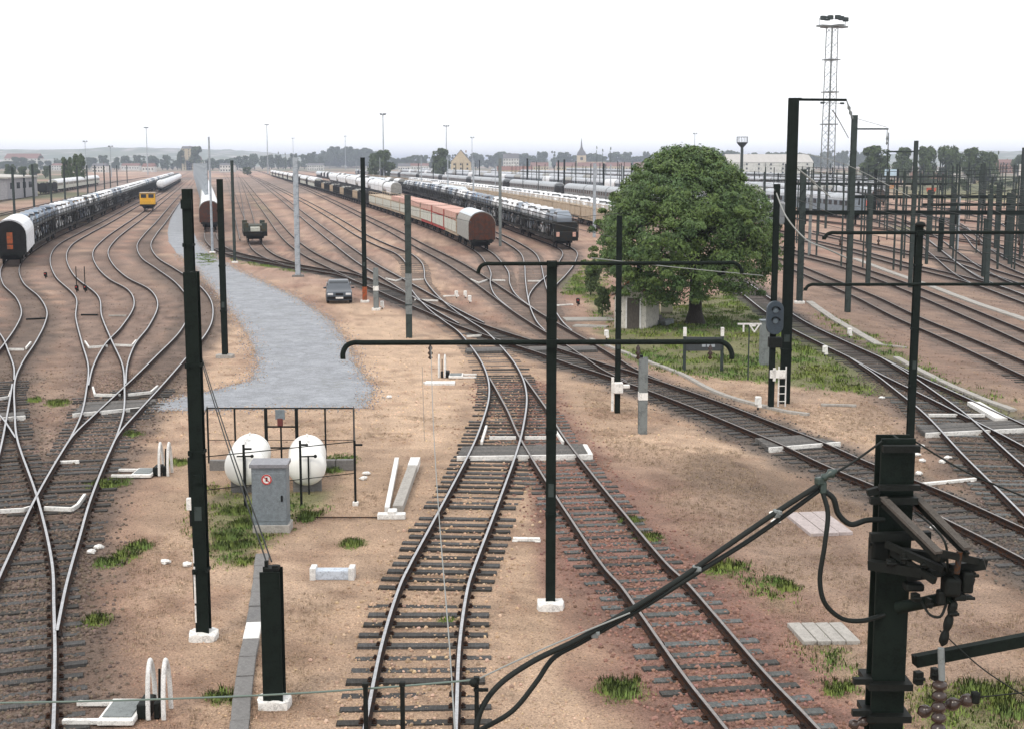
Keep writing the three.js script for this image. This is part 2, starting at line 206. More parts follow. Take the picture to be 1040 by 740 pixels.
const GREEN = [
  [poly([[606, 338], [660, 318], [740, 296], [790, 318], [832, 345], [880, 380], [905, 402], [850, 398], [800, 392], [740, 385], [690, 378], [640, 366]]), 1, 1.6],
  [poly([[203, 492], [250, 500], [330, 497], [352, 490], [330, 515], [305, 525], [265, 560], [245, 580], [212, 570], [205, 540]]), 0.8, 0.8],
  [poly([[835, 318], [870, 330], [905, 350], [960, 385], [1040, 415], [1040, 428], [985, 420], [920, 385], [870, 350]]), 0.7, 1.5],
  [poly([[740, 570], [800, 600], [850, 640], [880, 690], [870, 710], [820, 660], [770, 610]]), 0.55, 0.8],
  [poly([[930, 700], [1000, 690], [1045, 690], [1045, 760], [930, 760]]), 0.8, 0.7],
  [poly([[236, 262], [300, 272], [312, 277], [250, 268]]), 0.8, 1.5], [poly([[200, 258], [214, 258], [222, 266], [208, 270]]), 0.8, 1],
  [poly([[270, 265], [300, 266], [302, 274], [268, 271]]), 0.8, 1], [poly([[248, 196], [258, 196], [285, 226], [270, 226]]), 0.5, 1.5],
  [poly([[20, 184], [38, 182], [40, 195], [12, 203]]), 1, 6], [poly([[590, 268], [612, 262], [622, 330], [600, 318], [585, 296]]), 0.7, 1.2],
  [poly([[560, 284], [590, 276], [600, 300], [570, 300]]), 0.7, 1], [poly([[930, 178], [1060, 182], [1060, 208], [900, 200]]), 0.8, 12], [poly([[905, 229], [950, 232], [950, 240], [900, 236]]), 0.7, 3],
];
const SPOT = [[59, 410, 0.7], [35, 407, 0.5], [96, 630, 0.5], [140, 555, 0.5], [115, 570, 0.6], [110, 490, 0.9], [632, 700, 0.7], [182, 470, 0.5], [358, 552, 0.5], [640, 528, 0.5], [658, 546, 0.6], [728, 580, 0.6], [790, 592, 0.5], [345, 467, 0.9], [455, 630, 0.3], [95, 415, 0.4], [232, 708, 0.4], [247, 571, 0.4], [130, 440, 0.5]].map(a => [gp(a[0], a[1]), a[2]]);
function greenness(x, z) { let g = 0; for (const [p, k, s] of GREEN) { const d = edgeDist(p, x, z); if (d > -s) g = Math.max(g, k * sstep(-s, s, d)); } for (const [p, r] of SPOT) { const d = Math.hypot(p.x - x, (p.z - z) * 0.6); if (d < r) g = Math.max(g, 0.62 * sstep(r, r * 0.2, d)); } return g; }
const SANDY = [poly([[380, 330], [470, 345], [480, 390], [470, 450], [400, 455], [375, 420], [365, 380], [345, 330]]), poly([[595, 440], [700, 448], [800, 462], [790, 470], [700, 462], [600, 466]]), poly([[215, 300], [240, 330], [250, 345], [240, 385], [212, 390], [212, 330]]), poly([[855, 425], [915, 432], [920, 448], [860, 440]]), poly([[330, 300], [420, 320], [420, 345], [370, 340]])];
const BROWN = [poly([[790, 300], [860, 262], [1060, 300], [1060, 470], [930, 440], [850, 395], [800, 350]]), poly([[640, 470], [700, 466], [760, 480], [900, 530], [1060, 600], [1060, 740], [930, 700], [860, 640], [760, 590], [690, 560]]), poly([[20, 330], [85, 330], [80, 440], [30, 440]]), poly([[110, 270], [200, 270], [190, 345], [150, 370], [115, 340]])];
const DRYB = [poly([[680, 462], [740, 462], [800, 480], [890, 520], [880, 535], [760, 515], [690, 485]])];
function groundColour(x, z) {
  const n1 = fbm(x * 0.09 + 3, z * 0.06 + 7, 4), n2 = fbm(x * 0.6, z * 0.6, 3), n3 = vnoise(x * 2.6, z * 2.6), far = sstep(45, 110, -z);
  // sandy tan close by, pinkish brown dust further into the yard
  let c = [lerp(0.42, 0.385, far), lerp(0.302, 0.265, far), lerp(0.205, 0.2, far)];
  const w = sstep(0.42, 0.66, n1 * 0.6 + n2 * 0.4);
  c = c.map((v, i) => lerp(v, [0.29, 0.168, 0.118][i], w * 0.8));
  const l = sstep(0.52, 0.72, fbm(x * 0.2 + 40, z * 0.13 + 11, 3)); c = c.map((v, i) => lerp(v, [0.53, 0.39, 0.275][i], l * 0.65));
  for (const p of SANDY) { const d = edgeDist(p, x, z); if (d > -1.6) { const k = sstep(-1.6, 1.2, d + (n2 - 0.5) * 1.6) * 0.85; c = c.map((v, i) => lerp(v, [0.58, 0.43, 0.30][i], k)); } }
  for (const p of BROWN) { const d = edgeDist(p, x, z); if (d > -3) { const k = sstep(-3, 2.5, d + (n2 - 0.5) * 3) * 0.75; c = c.map((v, i) => lerp(v, [0.235, 0.165, 0.122][i], k)); } }
  for (const p of DRYB) { const d = edgeDist(p, x, z); if (d > -1.2) { const k = sstep(-1.2, 1.2, d + (n2 - 0.5) * 1.4) * 0.7; c = c.map((v, i) => lerp(v, [0.15, 0.105, 0.07][i], k)); } }
  if (z > -420) { const [d, ti] = nearTrack(x, z); if (ti >= 0) { const red = TL[ti].bed === RED ? 1 : TL[ti].bed === BRN ? 0.7 : 0; if (red) { const q = sstep(3.7, 1.9, d + (n2 - 0.5) * 2.6) * red * sstep(52, 33, -z); c = c.map((v, i) => lerp(v, [0.255, 0.15, 0.108][i], q * 0.85)); } const k = sstep(2.25, 1.25, d + (n2 - 0.5) * 1.5) * (TL[ti].bed === SAND ? 0.5 : 0.86); c = c.map((v, i) => lerp(v, TL[ti].bed[i] * (0.8 + 0.4 * n3), k)); } }
  else { const k = fbm(x * 0.02, z * 0.006, 3); c = c.map((v, i) => lerp(v, [0.2, 0.165, 0.14][i], sstep(0.4, 0.65, k) * 0.8)); }
  const g = z > -700 ? greenness(x, z) : 0; if (g > 0) { const k = sstep(0.25, 0.75, g * (0.55 + 0.8 * n2)); c = c.map((v, i) => lerp(v, [0.15, 0.175, 0.065][i], k * 0.85)); }
  if (x < -60 - (-z - 200) * 0.32 && z < -200 || z < -1500 || (x > 120 && z < -380)) { const k = sstep(0.35, 0.6, fbm(x * 0.012 + 9, z * 0.008, 3)); c = c.map((v, i) => lerp(v, [0.12, 0.13, 0.065][i], k)); }
  const n4 = fbm(x * 1.1 + 31, z * 0.8 + 3, 3), dk = sstep(0.6, 0.75, n4); c = c.map((v, i) => v * lerp(1, [0.72, 0.68, 0.66][i], dk)); const j = 0.78 + 0.44 * n3; return c.map(v => v * j);
}
{ // the ground: one sheet to the horizon, finer near the viewer
  const axis = (a, fine, far, step, grow) => { const l = []; let v = a, s = step; while (v < far) { l.push(v); if (v > fine) s *= grow; v += s; } l.push(far); return l; };
  const zs = axis(-15, 62, 17000, 0.34, 1.035), xr = axis(0, 24, 12000, 0.36, 1.055), xs = [...xr.slice(1).map(v => -v).reverse(), ...xr];
  const nx = xs.length, nz = zs.length, pos = new Float32Array(nx * nz * 3), col = new Float32Array(nx * nz * 3), uv = new Float32Array(nx * nz * 2), idx = [];
  for (let j = 0; j < nz; j++) for (let i = 0; i < nx; i++) { const k = j * nx + i, x = xs[i], z = -zs[j]; pos.set([x, 0, z], k * 3); uv.set([x, z], k * 2); col.set(groundColour(x, z), k * 3); if (i < nx - 1 && j < nz - 1) idx.push(k, k + 1, k + nx, k + 1, k + nx + 1, k + nx); }
  const g = new THREE.BufferGeometry(); g.setAttribute('position', new THREE.BufferAttribute(pos, 3)); g.setAttribute('color', new THREE.BufferAttribute(col, 3)); g.setAttribute('uv', new THREE.BufferAttribute(uv, 2)); g.setIndex(idx); g.computeVertexNormals();
  const m = mat(1.35, 1.3, 1.31, { map: T.gravel, bump: T.gravelBump, rep: 0.31, bumpScale: 0.022, roughness: 0.95, vertexColors: true });
  tag(mesh('ground', g, m), null, null, null, 'structure');
  console.log('ground', nx, nz);
}
let ROAD;
{ // the service road: worn grey tarmac with a ragged edge
  const P = [[186, 200], [180, 210], [173, 222], [170, 234], [171, 246], [180, 258], [198, 272], [222, 299], [236, 318], [252, 340], [262, 366], [256, 386], [220, 396], [180, 404], [146, 413], [158, 417], [212, 416.5], [290, 415], [372, 414.5], [379, 396], [362, 372], [352, 348], [336, 326], [302, 303], [266, 286], [240, 274], [215, 258], [200, 245], [193, 228], [190, 212], [192, 200]];
  const pts = poly(P), out = []; ROAD = pts; for (let i = 0; i < pts.length; i++) { const a = pts[i], b = pts[(i + 1) % pts.length], n = Math.max(1, Math.round(a.distanceTo(b) / 0.5)); for (let k = 0; k < n; k++) { const q = a.clone().lerp(b, k / n); const s = 0.4; out.push(new THREE.Vector2(q.x + (fbm(q.x * 1.7, q.z * 1.7, 5) - 0.5) * s, -(q.z + (fbm(q.x * 1.7 + 50, q.z * 1.7, 5) - 0.5) * s))); } }
  const g = new THREE.ExtrudeGeometry(new THREE.Shape(out), { depth: 0.03, bevelEnabled: false }).rotateX(-Math.PI / 2).translate(0, -0.012, 0);
  const a = tile(1024, 256, 61), b = tile(1024, 40, 62), c = tile(1024, 10, 63), e = tile(1024, 5, 64);
  const tx = DT(1024, (i, j) => { const v = 0.62 + 0.2 * a(i, j) + 0.12 * b(i, j) + 0.1 * c(i, j); const d = sstep(0.6, 0.85, 0.5 * e(i, j) + 0.5 * b(j, i)); return [lerp(v, v * 0.97, d), lerp(v, v * 0.97, d), lerp(v, v * 0.95, d)]; }, true);
  tag(mesh('road', uvMetric(g), mat(0.35, 0.37, 0.405, { map: tx, rep: 0.13, bump: T.gravelBump, bumpScale: 0.006 })), null, null, null, 'structure');
}
function railGeo(t, off) {
  const prof = [[-0.07, 0], [-0.07, 0.018], [-0.014, 0.04], [-0.014, 0.105], [-0.036, 0.118], [-0.036, 0.15], [0.036, 0.15], [0.036, 0.118], [0.014, 0.105], [0.014, 0.04], [0.07, 0.018], [0.07, 0]];
  const base = t.rise + 0.004 + t.idx * 0.0012, n = prof.length, pos = [], idx = [], top = [], ti = [];
  t.s.forEach(({ p, g }, k) => {
    const sx = -g.z, sz = g.x, L = Math.hypot(sx, sz); const cx = p.x + sx / L * off, cz = p.z + sz / L * off;
    for (const [a, h] of prof) pos.push(cx + sx / L * a, base + h, cz + sz / L * a);
    for (const a of [-0.03, 0.03]) top.push(cx + sx / L * a, base + 0.1525, cz + sz / L * a);
    if (k) { const o = (k - 1) * n, q = k * n; for (let i = 0; i < n - 1; i++) idx.push(o + i, q + i, o + i + 1, o + i + 1, q + i, q + i + 1); const c = (k - 1) * 2, d = k * 2; ti.push(c, d, c + 1, c + 1, d, d + 1); }
  });
  const mk = (p, i) => { const g = new THREE.BufferGeometry(); g.setAttribute('position', new THREE.Float32BufferAttribute(p, 3)); g.setIndex(i); const q = g.toNonIndexed(); q.computeVertexNormals(); return uvMetric(q); };
  return [mk(pos, idx), mk(top, ti)];
}
const slGeo = [0, 1, 2].map(k => { const g = new THREE.BoxGeometry([2.6, 2.55, 2.65][k], 0.16, [0.24, 0.26, 0.22][k], 6, 1, 1); const p = g.attributes.position; for (let i = 0; i < p.count; i++) { const up = p.getY(i) > 0; p.setXYZ(i, p.getX(i) * (up ? 0.992 : 1) + rr(-0.006, 0.006), p.getY(i) + (up ? rr(-0.006, 0.004) : 0), p.getZ(i) * (up ? 0.9 : 1) + rr(-0.006, 0.006)); } const q = g.toNonIndexed(); q.computeVertexNormals(); return uvMetric(q); });
TL.forEach(t => {
  const o = thing('railway_track', t.label, 'railway track', null, 0, 'tracks of the yard');
  t.obj = o;
  for (const s of [-1, 1]) { const [g, top] = railGeo(t, s * 0.7525); const r = mesh('rail', g, MT.rail, o); mesh('running_surface', top, t.bright ? MT.railTop : MT.railTopDull, r); }
  if (!t.merged && !t.own) return;
  const mg = [], fast = new B(); let n = 0, u = rr(0, 0.6); const mats = t.pale ? MT.sleeperPale : MT.sleeper;
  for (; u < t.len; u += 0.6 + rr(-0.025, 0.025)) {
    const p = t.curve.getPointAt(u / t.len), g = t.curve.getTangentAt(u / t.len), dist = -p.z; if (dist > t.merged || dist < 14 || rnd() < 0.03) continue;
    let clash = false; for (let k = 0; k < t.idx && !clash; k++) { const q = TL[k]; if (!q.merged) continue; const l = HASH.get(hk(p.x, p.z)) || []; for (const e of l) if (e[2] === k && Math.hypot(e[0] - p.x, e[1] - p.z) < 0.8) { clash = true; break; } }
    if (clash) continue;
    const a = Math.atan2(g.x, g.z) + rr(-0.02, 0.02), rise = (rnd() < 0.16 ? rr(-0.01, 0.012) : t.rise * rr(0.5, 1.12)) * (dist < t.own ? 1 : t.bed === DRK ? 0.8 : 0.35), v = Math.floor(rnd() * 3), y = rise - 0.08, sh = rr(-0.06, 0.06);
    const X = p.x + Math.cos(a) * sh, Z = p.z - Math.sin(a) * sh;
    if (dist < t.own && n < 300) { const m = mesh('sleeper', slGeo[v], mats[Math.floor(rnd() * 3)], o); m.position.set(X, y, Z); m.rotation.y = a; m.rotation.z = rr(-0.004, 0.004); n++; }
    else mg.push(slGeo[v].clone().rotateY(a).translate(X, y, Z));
    if (dist < 42) for (const s of [-1, 1]) { const cx = p.x + Math.cos(a) * 0.7525 * s, cz = p.z - Math.sin(a) * 0.7525 * s; fast.box(0.3, 0.03, 0.14, cx, rise + 0.012, cz, 0, a, 0); for (const q of [-1, 1]) fast.box(0.05, 0.06, 0.07, cx + Math.cos(a) * 0.105 * q, rise + 0.035, cz - Math.sin(a) * 0.105 * q, 0, a, 0); }
  }
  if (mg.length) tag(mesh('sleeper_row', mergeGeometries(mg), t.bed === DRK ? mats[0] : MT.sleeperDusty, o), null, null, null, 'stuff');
  if (fast.l.length) tag(fast.build('fastenings', MT.rail, o), null, null, null, 'stuff');
});
console.log('tracks');
// white painted guard bars at the crossings
function guard(id, pts, w = 0.075, h = 0.11) { const b = new B(), q = pts.map(p => gp(p[0], p[1])); for (let i = 0; i + 1 < q.length; i++) { const s = q[i].clone(), e = q[i + 1].clone(); s.y = e.y = TR[id].rise + h / 2 + 0.004 * i; b.beam(s, e, w, h); } tag(b.build('guard_bar', MT.white, TR[id].obj), 'white painted guard bar'); }
guard('D', [[494, 436], [489, 453]]); guard('D', [[497, 447.5], [524, 447.5]]); guard('D2', [[533, 447], [556, 447]]); guard('D2', [[562, 437], [572, 452]]);
guard('A', [[0, 523], [24, 521.5], [33, 519]]); guard('C', [[45, 520], [73, 521], [79, 517], [86, 507]]);
guard('B1', [[86, 349], [90, 355], [109, 353.5]]); guard('B2', [[115, 352.5], [134, 353], [138, 348]]); guard('B1', [[94, 396], [96, 403.5], [122, 404]]); guard('C', [[130, 403.5], [153, 401], [160, 395]]);
guard('A', [[-4, 408], [9, 406], [11, 400]]); guard('A', [[26, 356], [31, 350]]); guard('A', [[8, 357], [24, 357]]);
guard('J', [[478, 285], [486, 288.6], [495, 285.6]]); guard('K', [[500, 285.5], [513, 286]]); guard('L', [[536, 286.5], [551, 286.5]]); guard('G', [[392, 284], [402, 286.4], [411, 284]]); guard('D', [[419, 285.5], [430, 285]]); guard('D', [[421, 306], [445, 307]]);
guard('N', [[943, 424], [1000, 424]], 0.12); guard('N', [[989, 412], [1018, 429]], 0.5, 0.14); guard('D', [[474, 343.5], [490, 342.5]]);
// short white marker bars and pieces lying on the ground
[['white painted wooden bar lying between the two central tracks', 521, 549, 548.5, 549.5], ['white bar lying on the sleepers near the right hand pole', 929, 494, 991, 488], ['pale broken beam lying on the dry verge beside the ladder', 834, 412, 870, 413], ['pale beam lying by the small stones beside the trough end', 890, 350.5, 921, 354], ['white bar by the ground signals left of the rounded wagon', 450, 301.5, 466, 301], ['white bar lying beside the small hut path', 565, 311, 582, 310], ['white rod beside the cross beam of the central turnout', 478, 357, 512, 356.5], ['pale bar between the winding tracks on the left', 110, 321.5, 128, 321.5], ['dark connecting bar between the winding rails', 82, 320.5, 99, 320.5], ['dark bar between the leftmost curving rails', 26, 325, 46, 324], ['long pale bar lying beside the left turnout', 55, 471, 80, 470], ['white bar lying next to the mast with the rusty foot', 430, 390, 462, 389]].forEach(([l, x0, y0, x1, y1], i) => {
  const a = gp(x0, y0), b = gp(x1, y1), m = a.clone().add(b).multiplyScalar(0.5), t = thing('ground_bar', l, 'bar', m, Math.atan2(-(b.z - a.z), b.x - a.x)); const L = a.distanceTo(b), c = new B();
  c.rbox(L, 0.09, 0.13, 0, 0.05, 0, 0.015); c.rbox(0.14, 0.03, 0.2, -L * 0.42, 0.015, 0, 0.01); c.rbox(0.14, 0.03, 0.2, L * 0.42, 0.015, 0, 0.01); c.build('beam', l.startsWith('dark') ? MT.iron : l.startsWith('pale') ? MT.concrete : MT.white, t);
});
// boarded foot crossings: planks between and beside the rails
function deck(label, p00, p01, p11, p10, n, white = true) { // far-left, far-right, near-right, near-left
  const [a, b, c, d] = [p00, p01, p11, p10].map(p => gp(p[0], p[1])), m = a.clone().add(b).add(c).add(d).multiplyScalar(0.25), t = thing('crossing_deck', label, 'walkway', m);
  for (let k = 0; k < n; k++) { const f = (k + 0.5) / n, s = a.clone().lerp(d, f).sub(m), e = b.clone().lerp(c, f).sub(m), w = a.distanceTo(d) / n * 0.93; s.y = e.y = 0.075 + rr(-0.006, 0.006); new B().beam(s, e, w, 0.15).build('plank', MT.plank[k % 2], t); }
  if (white) { const s = d.clone().sub(m), e = c.clone().sub(m); s.y = e.y = 0.085; s.z += 0.05; e.z += 0.05; new B().beam(s, e, 0.09, 0.165).build('painted_edge', MT.white, t); }
  return t;
}
{ const t = deck('boarded crossing with white edges over the central turnout', [470, 457], [596, 456], [600, 466], [464, 468], 5); const a = gp(594, 456), b = gp(600, 466.5); a.sub(t.position); b.sub(t.position); a.y = b.y = 0.09; new B().beam(a, b, 0.14, 0.172).build('painted_edge', MT.white, t); }
deck('boarded crossing with white edge over the long dark track', [768, 449], [812, 446], [853, 453], [781, 459], 4);
deck('boarded crossing with white edge over the right hand turnout', [932, 436], [1060, 428], [1064, 438], [940, 444], 4);
deck('boarded crossing with white edge over the left scissors tracks', [84, 412], [160, 409], [142, 417.5], [74, 424], 4);
deck('narrow boarded strip with white edge at the left frame edge', [-20, 424], [24, 422], [26, 426], [-20, 430], 2);
deck('row of pale boards across the track below the double slip', [474, 356], [513, 355], [514, 359], [473, 360], 2, false);
deck('row of pale boards across the dark track beside the central mast', [536, 355], [570, 353.5], [572, 357], [538, 359], 2, false);
deck('pale boards across the joining track above the concrete stub', [566, 355], [604, 354], [606, 358], [570, 359], 2, false);

// ---------------------------------------------------------------- masts
function hbeam(b, w, d, h, y0 = 0, x = 0, z = 0) { const tf = w * 0.085; b.box(w, h, tf, x, y0 + h / 2, z + d / 2 - tf / 2); b.box(w, h, tf, x, y0 + h / 2, z - d / 2 + tf / 2); b.box(tf * 0.8, h, d - 2 * tf - 0.004, x, y0 + h / 2, z); }
function mast(label, px, by, ty, wpx, o = {}) {
  const p = gp(px, by), h = heightAt(p, ty), w = o.w || wpx * pxm(p), t = thing(o.name || 'catenary_mast', label, o.category || 'mast', p, o.turn || 0, o.group);
  const b = new B(); if (o.round) b.bar(V(0, 0, 0), V(0, h, 0), w / 2, 10, w / 2 * 0.7); else hbeam(b, w, w, h);
  const pole = b.build('pole', o.mat || MT.mast, t); if (o.lean) t.rotation.z = o.lean;
  if (o.foot !== 0) { const s = w * (o.foot || 2.6), fg = new THREE.BoxGeometry(s, 0.26, s * 0.9, 4, 2, 4), fp = fg.attributes.position; for (let i = 0; i < fp.count; i++) { const X = fp.getX(i), Y = fp.getY(i), Z = fp.getZ(i), h1 = hash2(Math.round(X * 200) + Math.round(px), Math.round(Z * 200) + Math.round(Y * 90)) - 0.5, h2 = hash2(Math.round(Z * 300) + 7, Math.round(X * 150) + Math.round(px)) - 0.5, c = 1 - 0.16 * Math.pow((Math.abs(X) + Math.abs(Z)) / s, 3); fp.setXYZ(i, X * c * (1 + 0.1 * h1), Y + (Y > 0 ? 0.05 * h2 - 0.07 * (Math.abs(X) + Math.abs(Z)) / s : 0), Z * c * (1 + 0.1 * h2)); } fg.computeVertexNormals(); const ft = mesh('footing', uvMetric(fg), o.footMat || MT.white, t); ft.position.y = 0.06; }
  if (-p.z < 95 && !o.round && h > 4) { const k0 = hash2(Math.round(px), 5); for (const f of [0.18 + 0.1 * k0, 0.52, 0.74 + 0.1 * k0]) { const bb = new B(); bb.box(w * 1.14, 0.06, w * 1.14, 0, h * f, 0); bb.box(w * 0.3, 0.1, 0.05, -w * 0.42, h * f, w * 0.6); for (const q of [-1, 1]) bb.bar(V(q * w * 0.5, h * f, w * 0.5), V(q * w * 0.5, h * f, w * 0.5 + 0.07), 0.018, 6); bb.build('clamp_band', o.mat || MT.mast, t); } const pl = new B(); pl.box(w * 0.55, 0.28, 0.012, 0, Math.min(h * 0.42, 2.6), w / 2 + 0.012); if (o.mat === undefined) pl.build('number_plate', MT.mastDull, t); }
  t.userData.h = undefined; delete t.userData.h; t.h = h; t.w = w; return t;
}
// the pole pair by the left tracks
const m1 = mast('thick black mast with white foot standing left of the gas tanks', 207, 648, 276, 13.2, { foot: 2.2 });
new B().box(0.16, 0.16, 0.06, 0.02, m1.h * 0.45, 0.15).box(0.02, 0.5, 0.03, -0.14, 1.1, 0.12).build('plate', MT.mast, m1);
new B().box(0.035, 0.75, 0.012, -0.115, 1.15, 0.135).box(0.02, 0.3, 0.012, -0.12, 1.75, 0.135).box(0.03, 0.35, 0.012, -0.118, 0.55, 0.135).build('flaked_white_paint', MT.white, m1);
const m1b = mast('slimmer black mast rising behind the thick black mast at left', 201, 512, 192, 9, { foot: 2 });
new B().box(m1b.w * 1.2, 0.25, 0.05, 0, m1b.h - 0.4, m1b.w / 2 + 0.03).build('cap_plate', MT.mast, m1b);
// the anchor post
const anchor = mast('short thick black anchor post with white foot at the bottom left', 279, 716, 578, 20, { name: 'anchor_post', category: 'post', foot: 1.7 });
new B().box(0.24, 0.05, 0.24, 0.02, anchor.h + 0.025, 0).box(0.06, 0.14, 0.06, -0.08, anchor.h + 0.09, 0).box(0.1, 0.05, 0.1, 0.08, anchor.h + 0.07, 0.05).build('cap', MT.iron, anchor);
{ const a = anchor.position.clone().add(V(-0.08, anchor.h + 0.14, 0)), e = m1b.position.clone(); e.y = heightAt(e, 352); e.x += m1b.w / 2; for (const k of [0, 1]) tag(new B().tube([a.clone().add(V(k * 0.09, 0, 0)), a.clone().lerp(e, 0.5).add(V(k * 0.06, -0.12, 0)), e.clone().add(V(0, k * 0.12, 0))], 0.014, 20, 6).build('guy_wire', MT.cable), ['lower', 'upper'][k] + ' dark guy wire running up from the anchor post to the left mast', 'wire'); }
// umbrella masts with bent crossarms
function crossarm(t, y, l, r, rad, drop, name = 'crossarm') { const b = new B(), e = rad * 4; b.tube([V(l, y - drop, 0), V(l, y - e, 0), V(l + e * 0.35, y - e * 0.3, 0), V(l + e, y, 0), V(l + e * 2, y, 0)], rad, 14, 9); b.bar(V(l + e * 2, y, 0), V(r - e * 2, y + 0.02, 0), rad, 10); b.tube([V(r - e * 2, y + 0.02, 0), V(r - e, y + 0.02, 0), V(r - e * 0.35, y - e * 0.3, 0), V(r, y - e, 0), V(r, y - drop, 0)], rad, 14, 9); b.box(rad * 4, rad * 2.8, rad * 2.2, 0, y, t.w / 2 + rad); return b.build(name, MT.mast, t); }
const m3 = mast('tall black mast with white foot and two long crossarms in the centre', 559, 617, 265, 9.8, { foot: 2.9 });
{ const k = pxm(m3.position); crossarm(m3, heightAt(m3.position, 348), (353 - 559) * k, (737 - 559) * k, 0.055, 0.34); crossarm(m3, m3.h - 0.06, (487 - 559) * k, (745 - 559) * k, 0.04, 0.2, 'upper_crossarm');
  for (const q of [-0.42, 0.3, 0.55]) new B().lathe([[0.01, -0.3], [0.05, -0.27], [0.02, -0.22], [0.06, -0.17], [0.02, -0.12], [0.05, -0.07], [0.015, 0]], q * 6, heightAt(m3.position, 348) - 0.05, 0).build('insulator', MT.insulatorBrown, m3); }
const m4 = mast('black mast with white foot left of the asphalt road', 228.5, 363, 182, 5.4, { foot: 3.4, footMat: MT.concrete });
const m5 = mast('black mast with rusty lower end beside the parked car', 370.5, 307, 160, 4.2, { foot: 2.2 }); new B().box(m5.w * 1.04, 0.95, m5.w * 1.04, 0, 0.6, 0).build('rust_band', MT.orange, m5);
const m6 = mast('grey stub post with white band beside the rusty footed mast', 382, 315, 272, 5, { name: 'stub_post', category: 'post', mat: MT.mastGrey, foot: 1.8 }); new B().box(m6.w * 1.05, 0.3, m6.w * 1.05, 0, m6.h * 0.52, 0).build('band', MT.white, m6);
const m7 = mast('grey mast standing in front of the double slip', 415.5, 343, 198, 6, { mat: MT.mastDull, foot: 0 }); new B().box(m7.w * 1.03, 2.2, m7.w * 1.03, 0, 2.4, 0).build('painted_band', MT.mastGrey, m7);
mast('pale galvanised mast on a dark base left of the parked car', 302.5, 281, 160, 4.8, { mat: MT.mastBlue, foot: 2.6, footMat: MT.concreteDark });
mast('thin dark mast with white foot right of the rust fronted wagon', 238.3, 267, 163, 2.6, { mat: MT.mastDull, foot: 2.4 });
mast('thin pale lamp mast in front of the rust fronted wagon', 215.6, 257, 139, 2.6, { mat: MT.mastBlue, round: true, foot: 2.4, name: 'lamp_mast' });
const m8 = mast('black mast with white box near its foot left of the small hut', 627, 419, 219, 5.4, { foot: 0 });
new B().rbox(0.34, 0.42, 0.3, 0.02, 1.0, 0.18, 0.05).rbox(0.3, 0.14, 0.2, 0.3, 1.05, 0.18, 0.04).box(0.1, 1.3, 0.06, -0.2, 0.75, 0.15).build('white_box', MT.white, m8);
mast('grey mast rising in front of the left side of the big tree', 648.5, 333, 203, 4.6, { mat: MT.mastDull, foot: 0 });
const m9 = mast('square grey concrete stub post with white band beside the dark track', 652.5, 440, 363, 8.8, { name: 'stub_post', category: 'post', mat: MT.mastGrey, foot: 0 }); new B().box(m9.w * 1.05, 0.26, m9.w * 1.05, 0, m9.h * 0.5, 0).build('band', MT.white, m9); new B().box(0.12, 0.08, 0.12, -0.08, m9.h + 0.04, 0).build('cap', MT.iron, m9);
mast('mast with pale lower half between the rounded wagon and the dark carriers', 508, 250, 161, 3, { mat: MT.mastGrey, foot: 0 });
mast('pale mast at the left edge of the big tree', 603.5, 241, 166, 3, { mat: MT.mastBlue, foot: 0 });
// the tall mast with bracket by the signal
const m10 = mast('tallest black mast with top bracket beside the signal', 797, 409, 101, 10, { foot: 0, turn: -0.12 });
{ const k = pxm(m10.position), b = new B(); b.bar(V(-0.15, m10.h, 0), V(51 * k, m10.h - 0.03, 0), 0.05, 8); b.box(0.5, 0.08, 0.1, 0.05, m10.h + 0.02, 0); b.build('bracket', MT.mast, m10);
  new B().lathe([[0.01, -0.75], [0.06, -0.7], [0.03, -0.6], [0.07, -0.5], [0.03, -0.4], [0.07, -0.3], [0.03, -0.2], [0.02, 0]], 51 * k, m10.h - 0.05, 0, 10, V(-0.35, 1, 0)).build('insulator', MT.mastGrey, m10);
  new B().bar(V(0.2, heightAt(m10.position, 171), 0.1), V(0.9, heightAt(m10.position, 164) - 0.8, 0.2), 0.03, 6).bar(V(0, heightAt(m10.position, 166), 0), V(1.5, heightAt(m10.position, 200), 0), 0.03, 6).build('stay', MT.cableGrey, m10); }
const m11 = mast('tall grey mast with bracket arm right of the lattice tower', 861, 317, 117, 5.2, { mat: MT.mastDull, foot: 0 });
{ const k = pxm(m11.position), y = heightAt(m11.position, 131), b = new B(); b.bar(V(0, y, 0), V(34 * k, y, 0), 0.05, 8); b.build('bracket', MT.mastDull, m11); new B().bar(V(0.1, m11.h - 0.2, 0), V(33 * k, y + 0.1, 0), 0.015, 5).build('stay', MT.cableGrey, m11); new B().lathe([[0.01, -1], [0.07, -0.9], [0.03, -0.75], [0.07, -0.6], [0.03, -0.4], [0.02, 0]], 33 * k, y, 0, 9).build('insulator', MT.mastGrey, m11); }
{ const t = mast('distant tall grey mast rising above the black crossarm mast', 924.5, 292, 143, 3.6, { mat: MT.mastDull, foot: 0 }), k = pxm(t.position), y = heightAt(t.position, 154); new B().bar(V(0, y, 0), V(-29 * k, y, 0), 0.06, 7).build('bracket', MT.mastDull, t); new B().bar(V(-28 * k, y + 1.4, 0), V(-28 * k, y - 3.4, 0), 0.035, 6).build('dropper', MT.mastDull, t); }
const m12 = mast('black mast with one long crossarm at the right hand turnout', 924.5, 446, 228, 6.6, { foot: 0 });
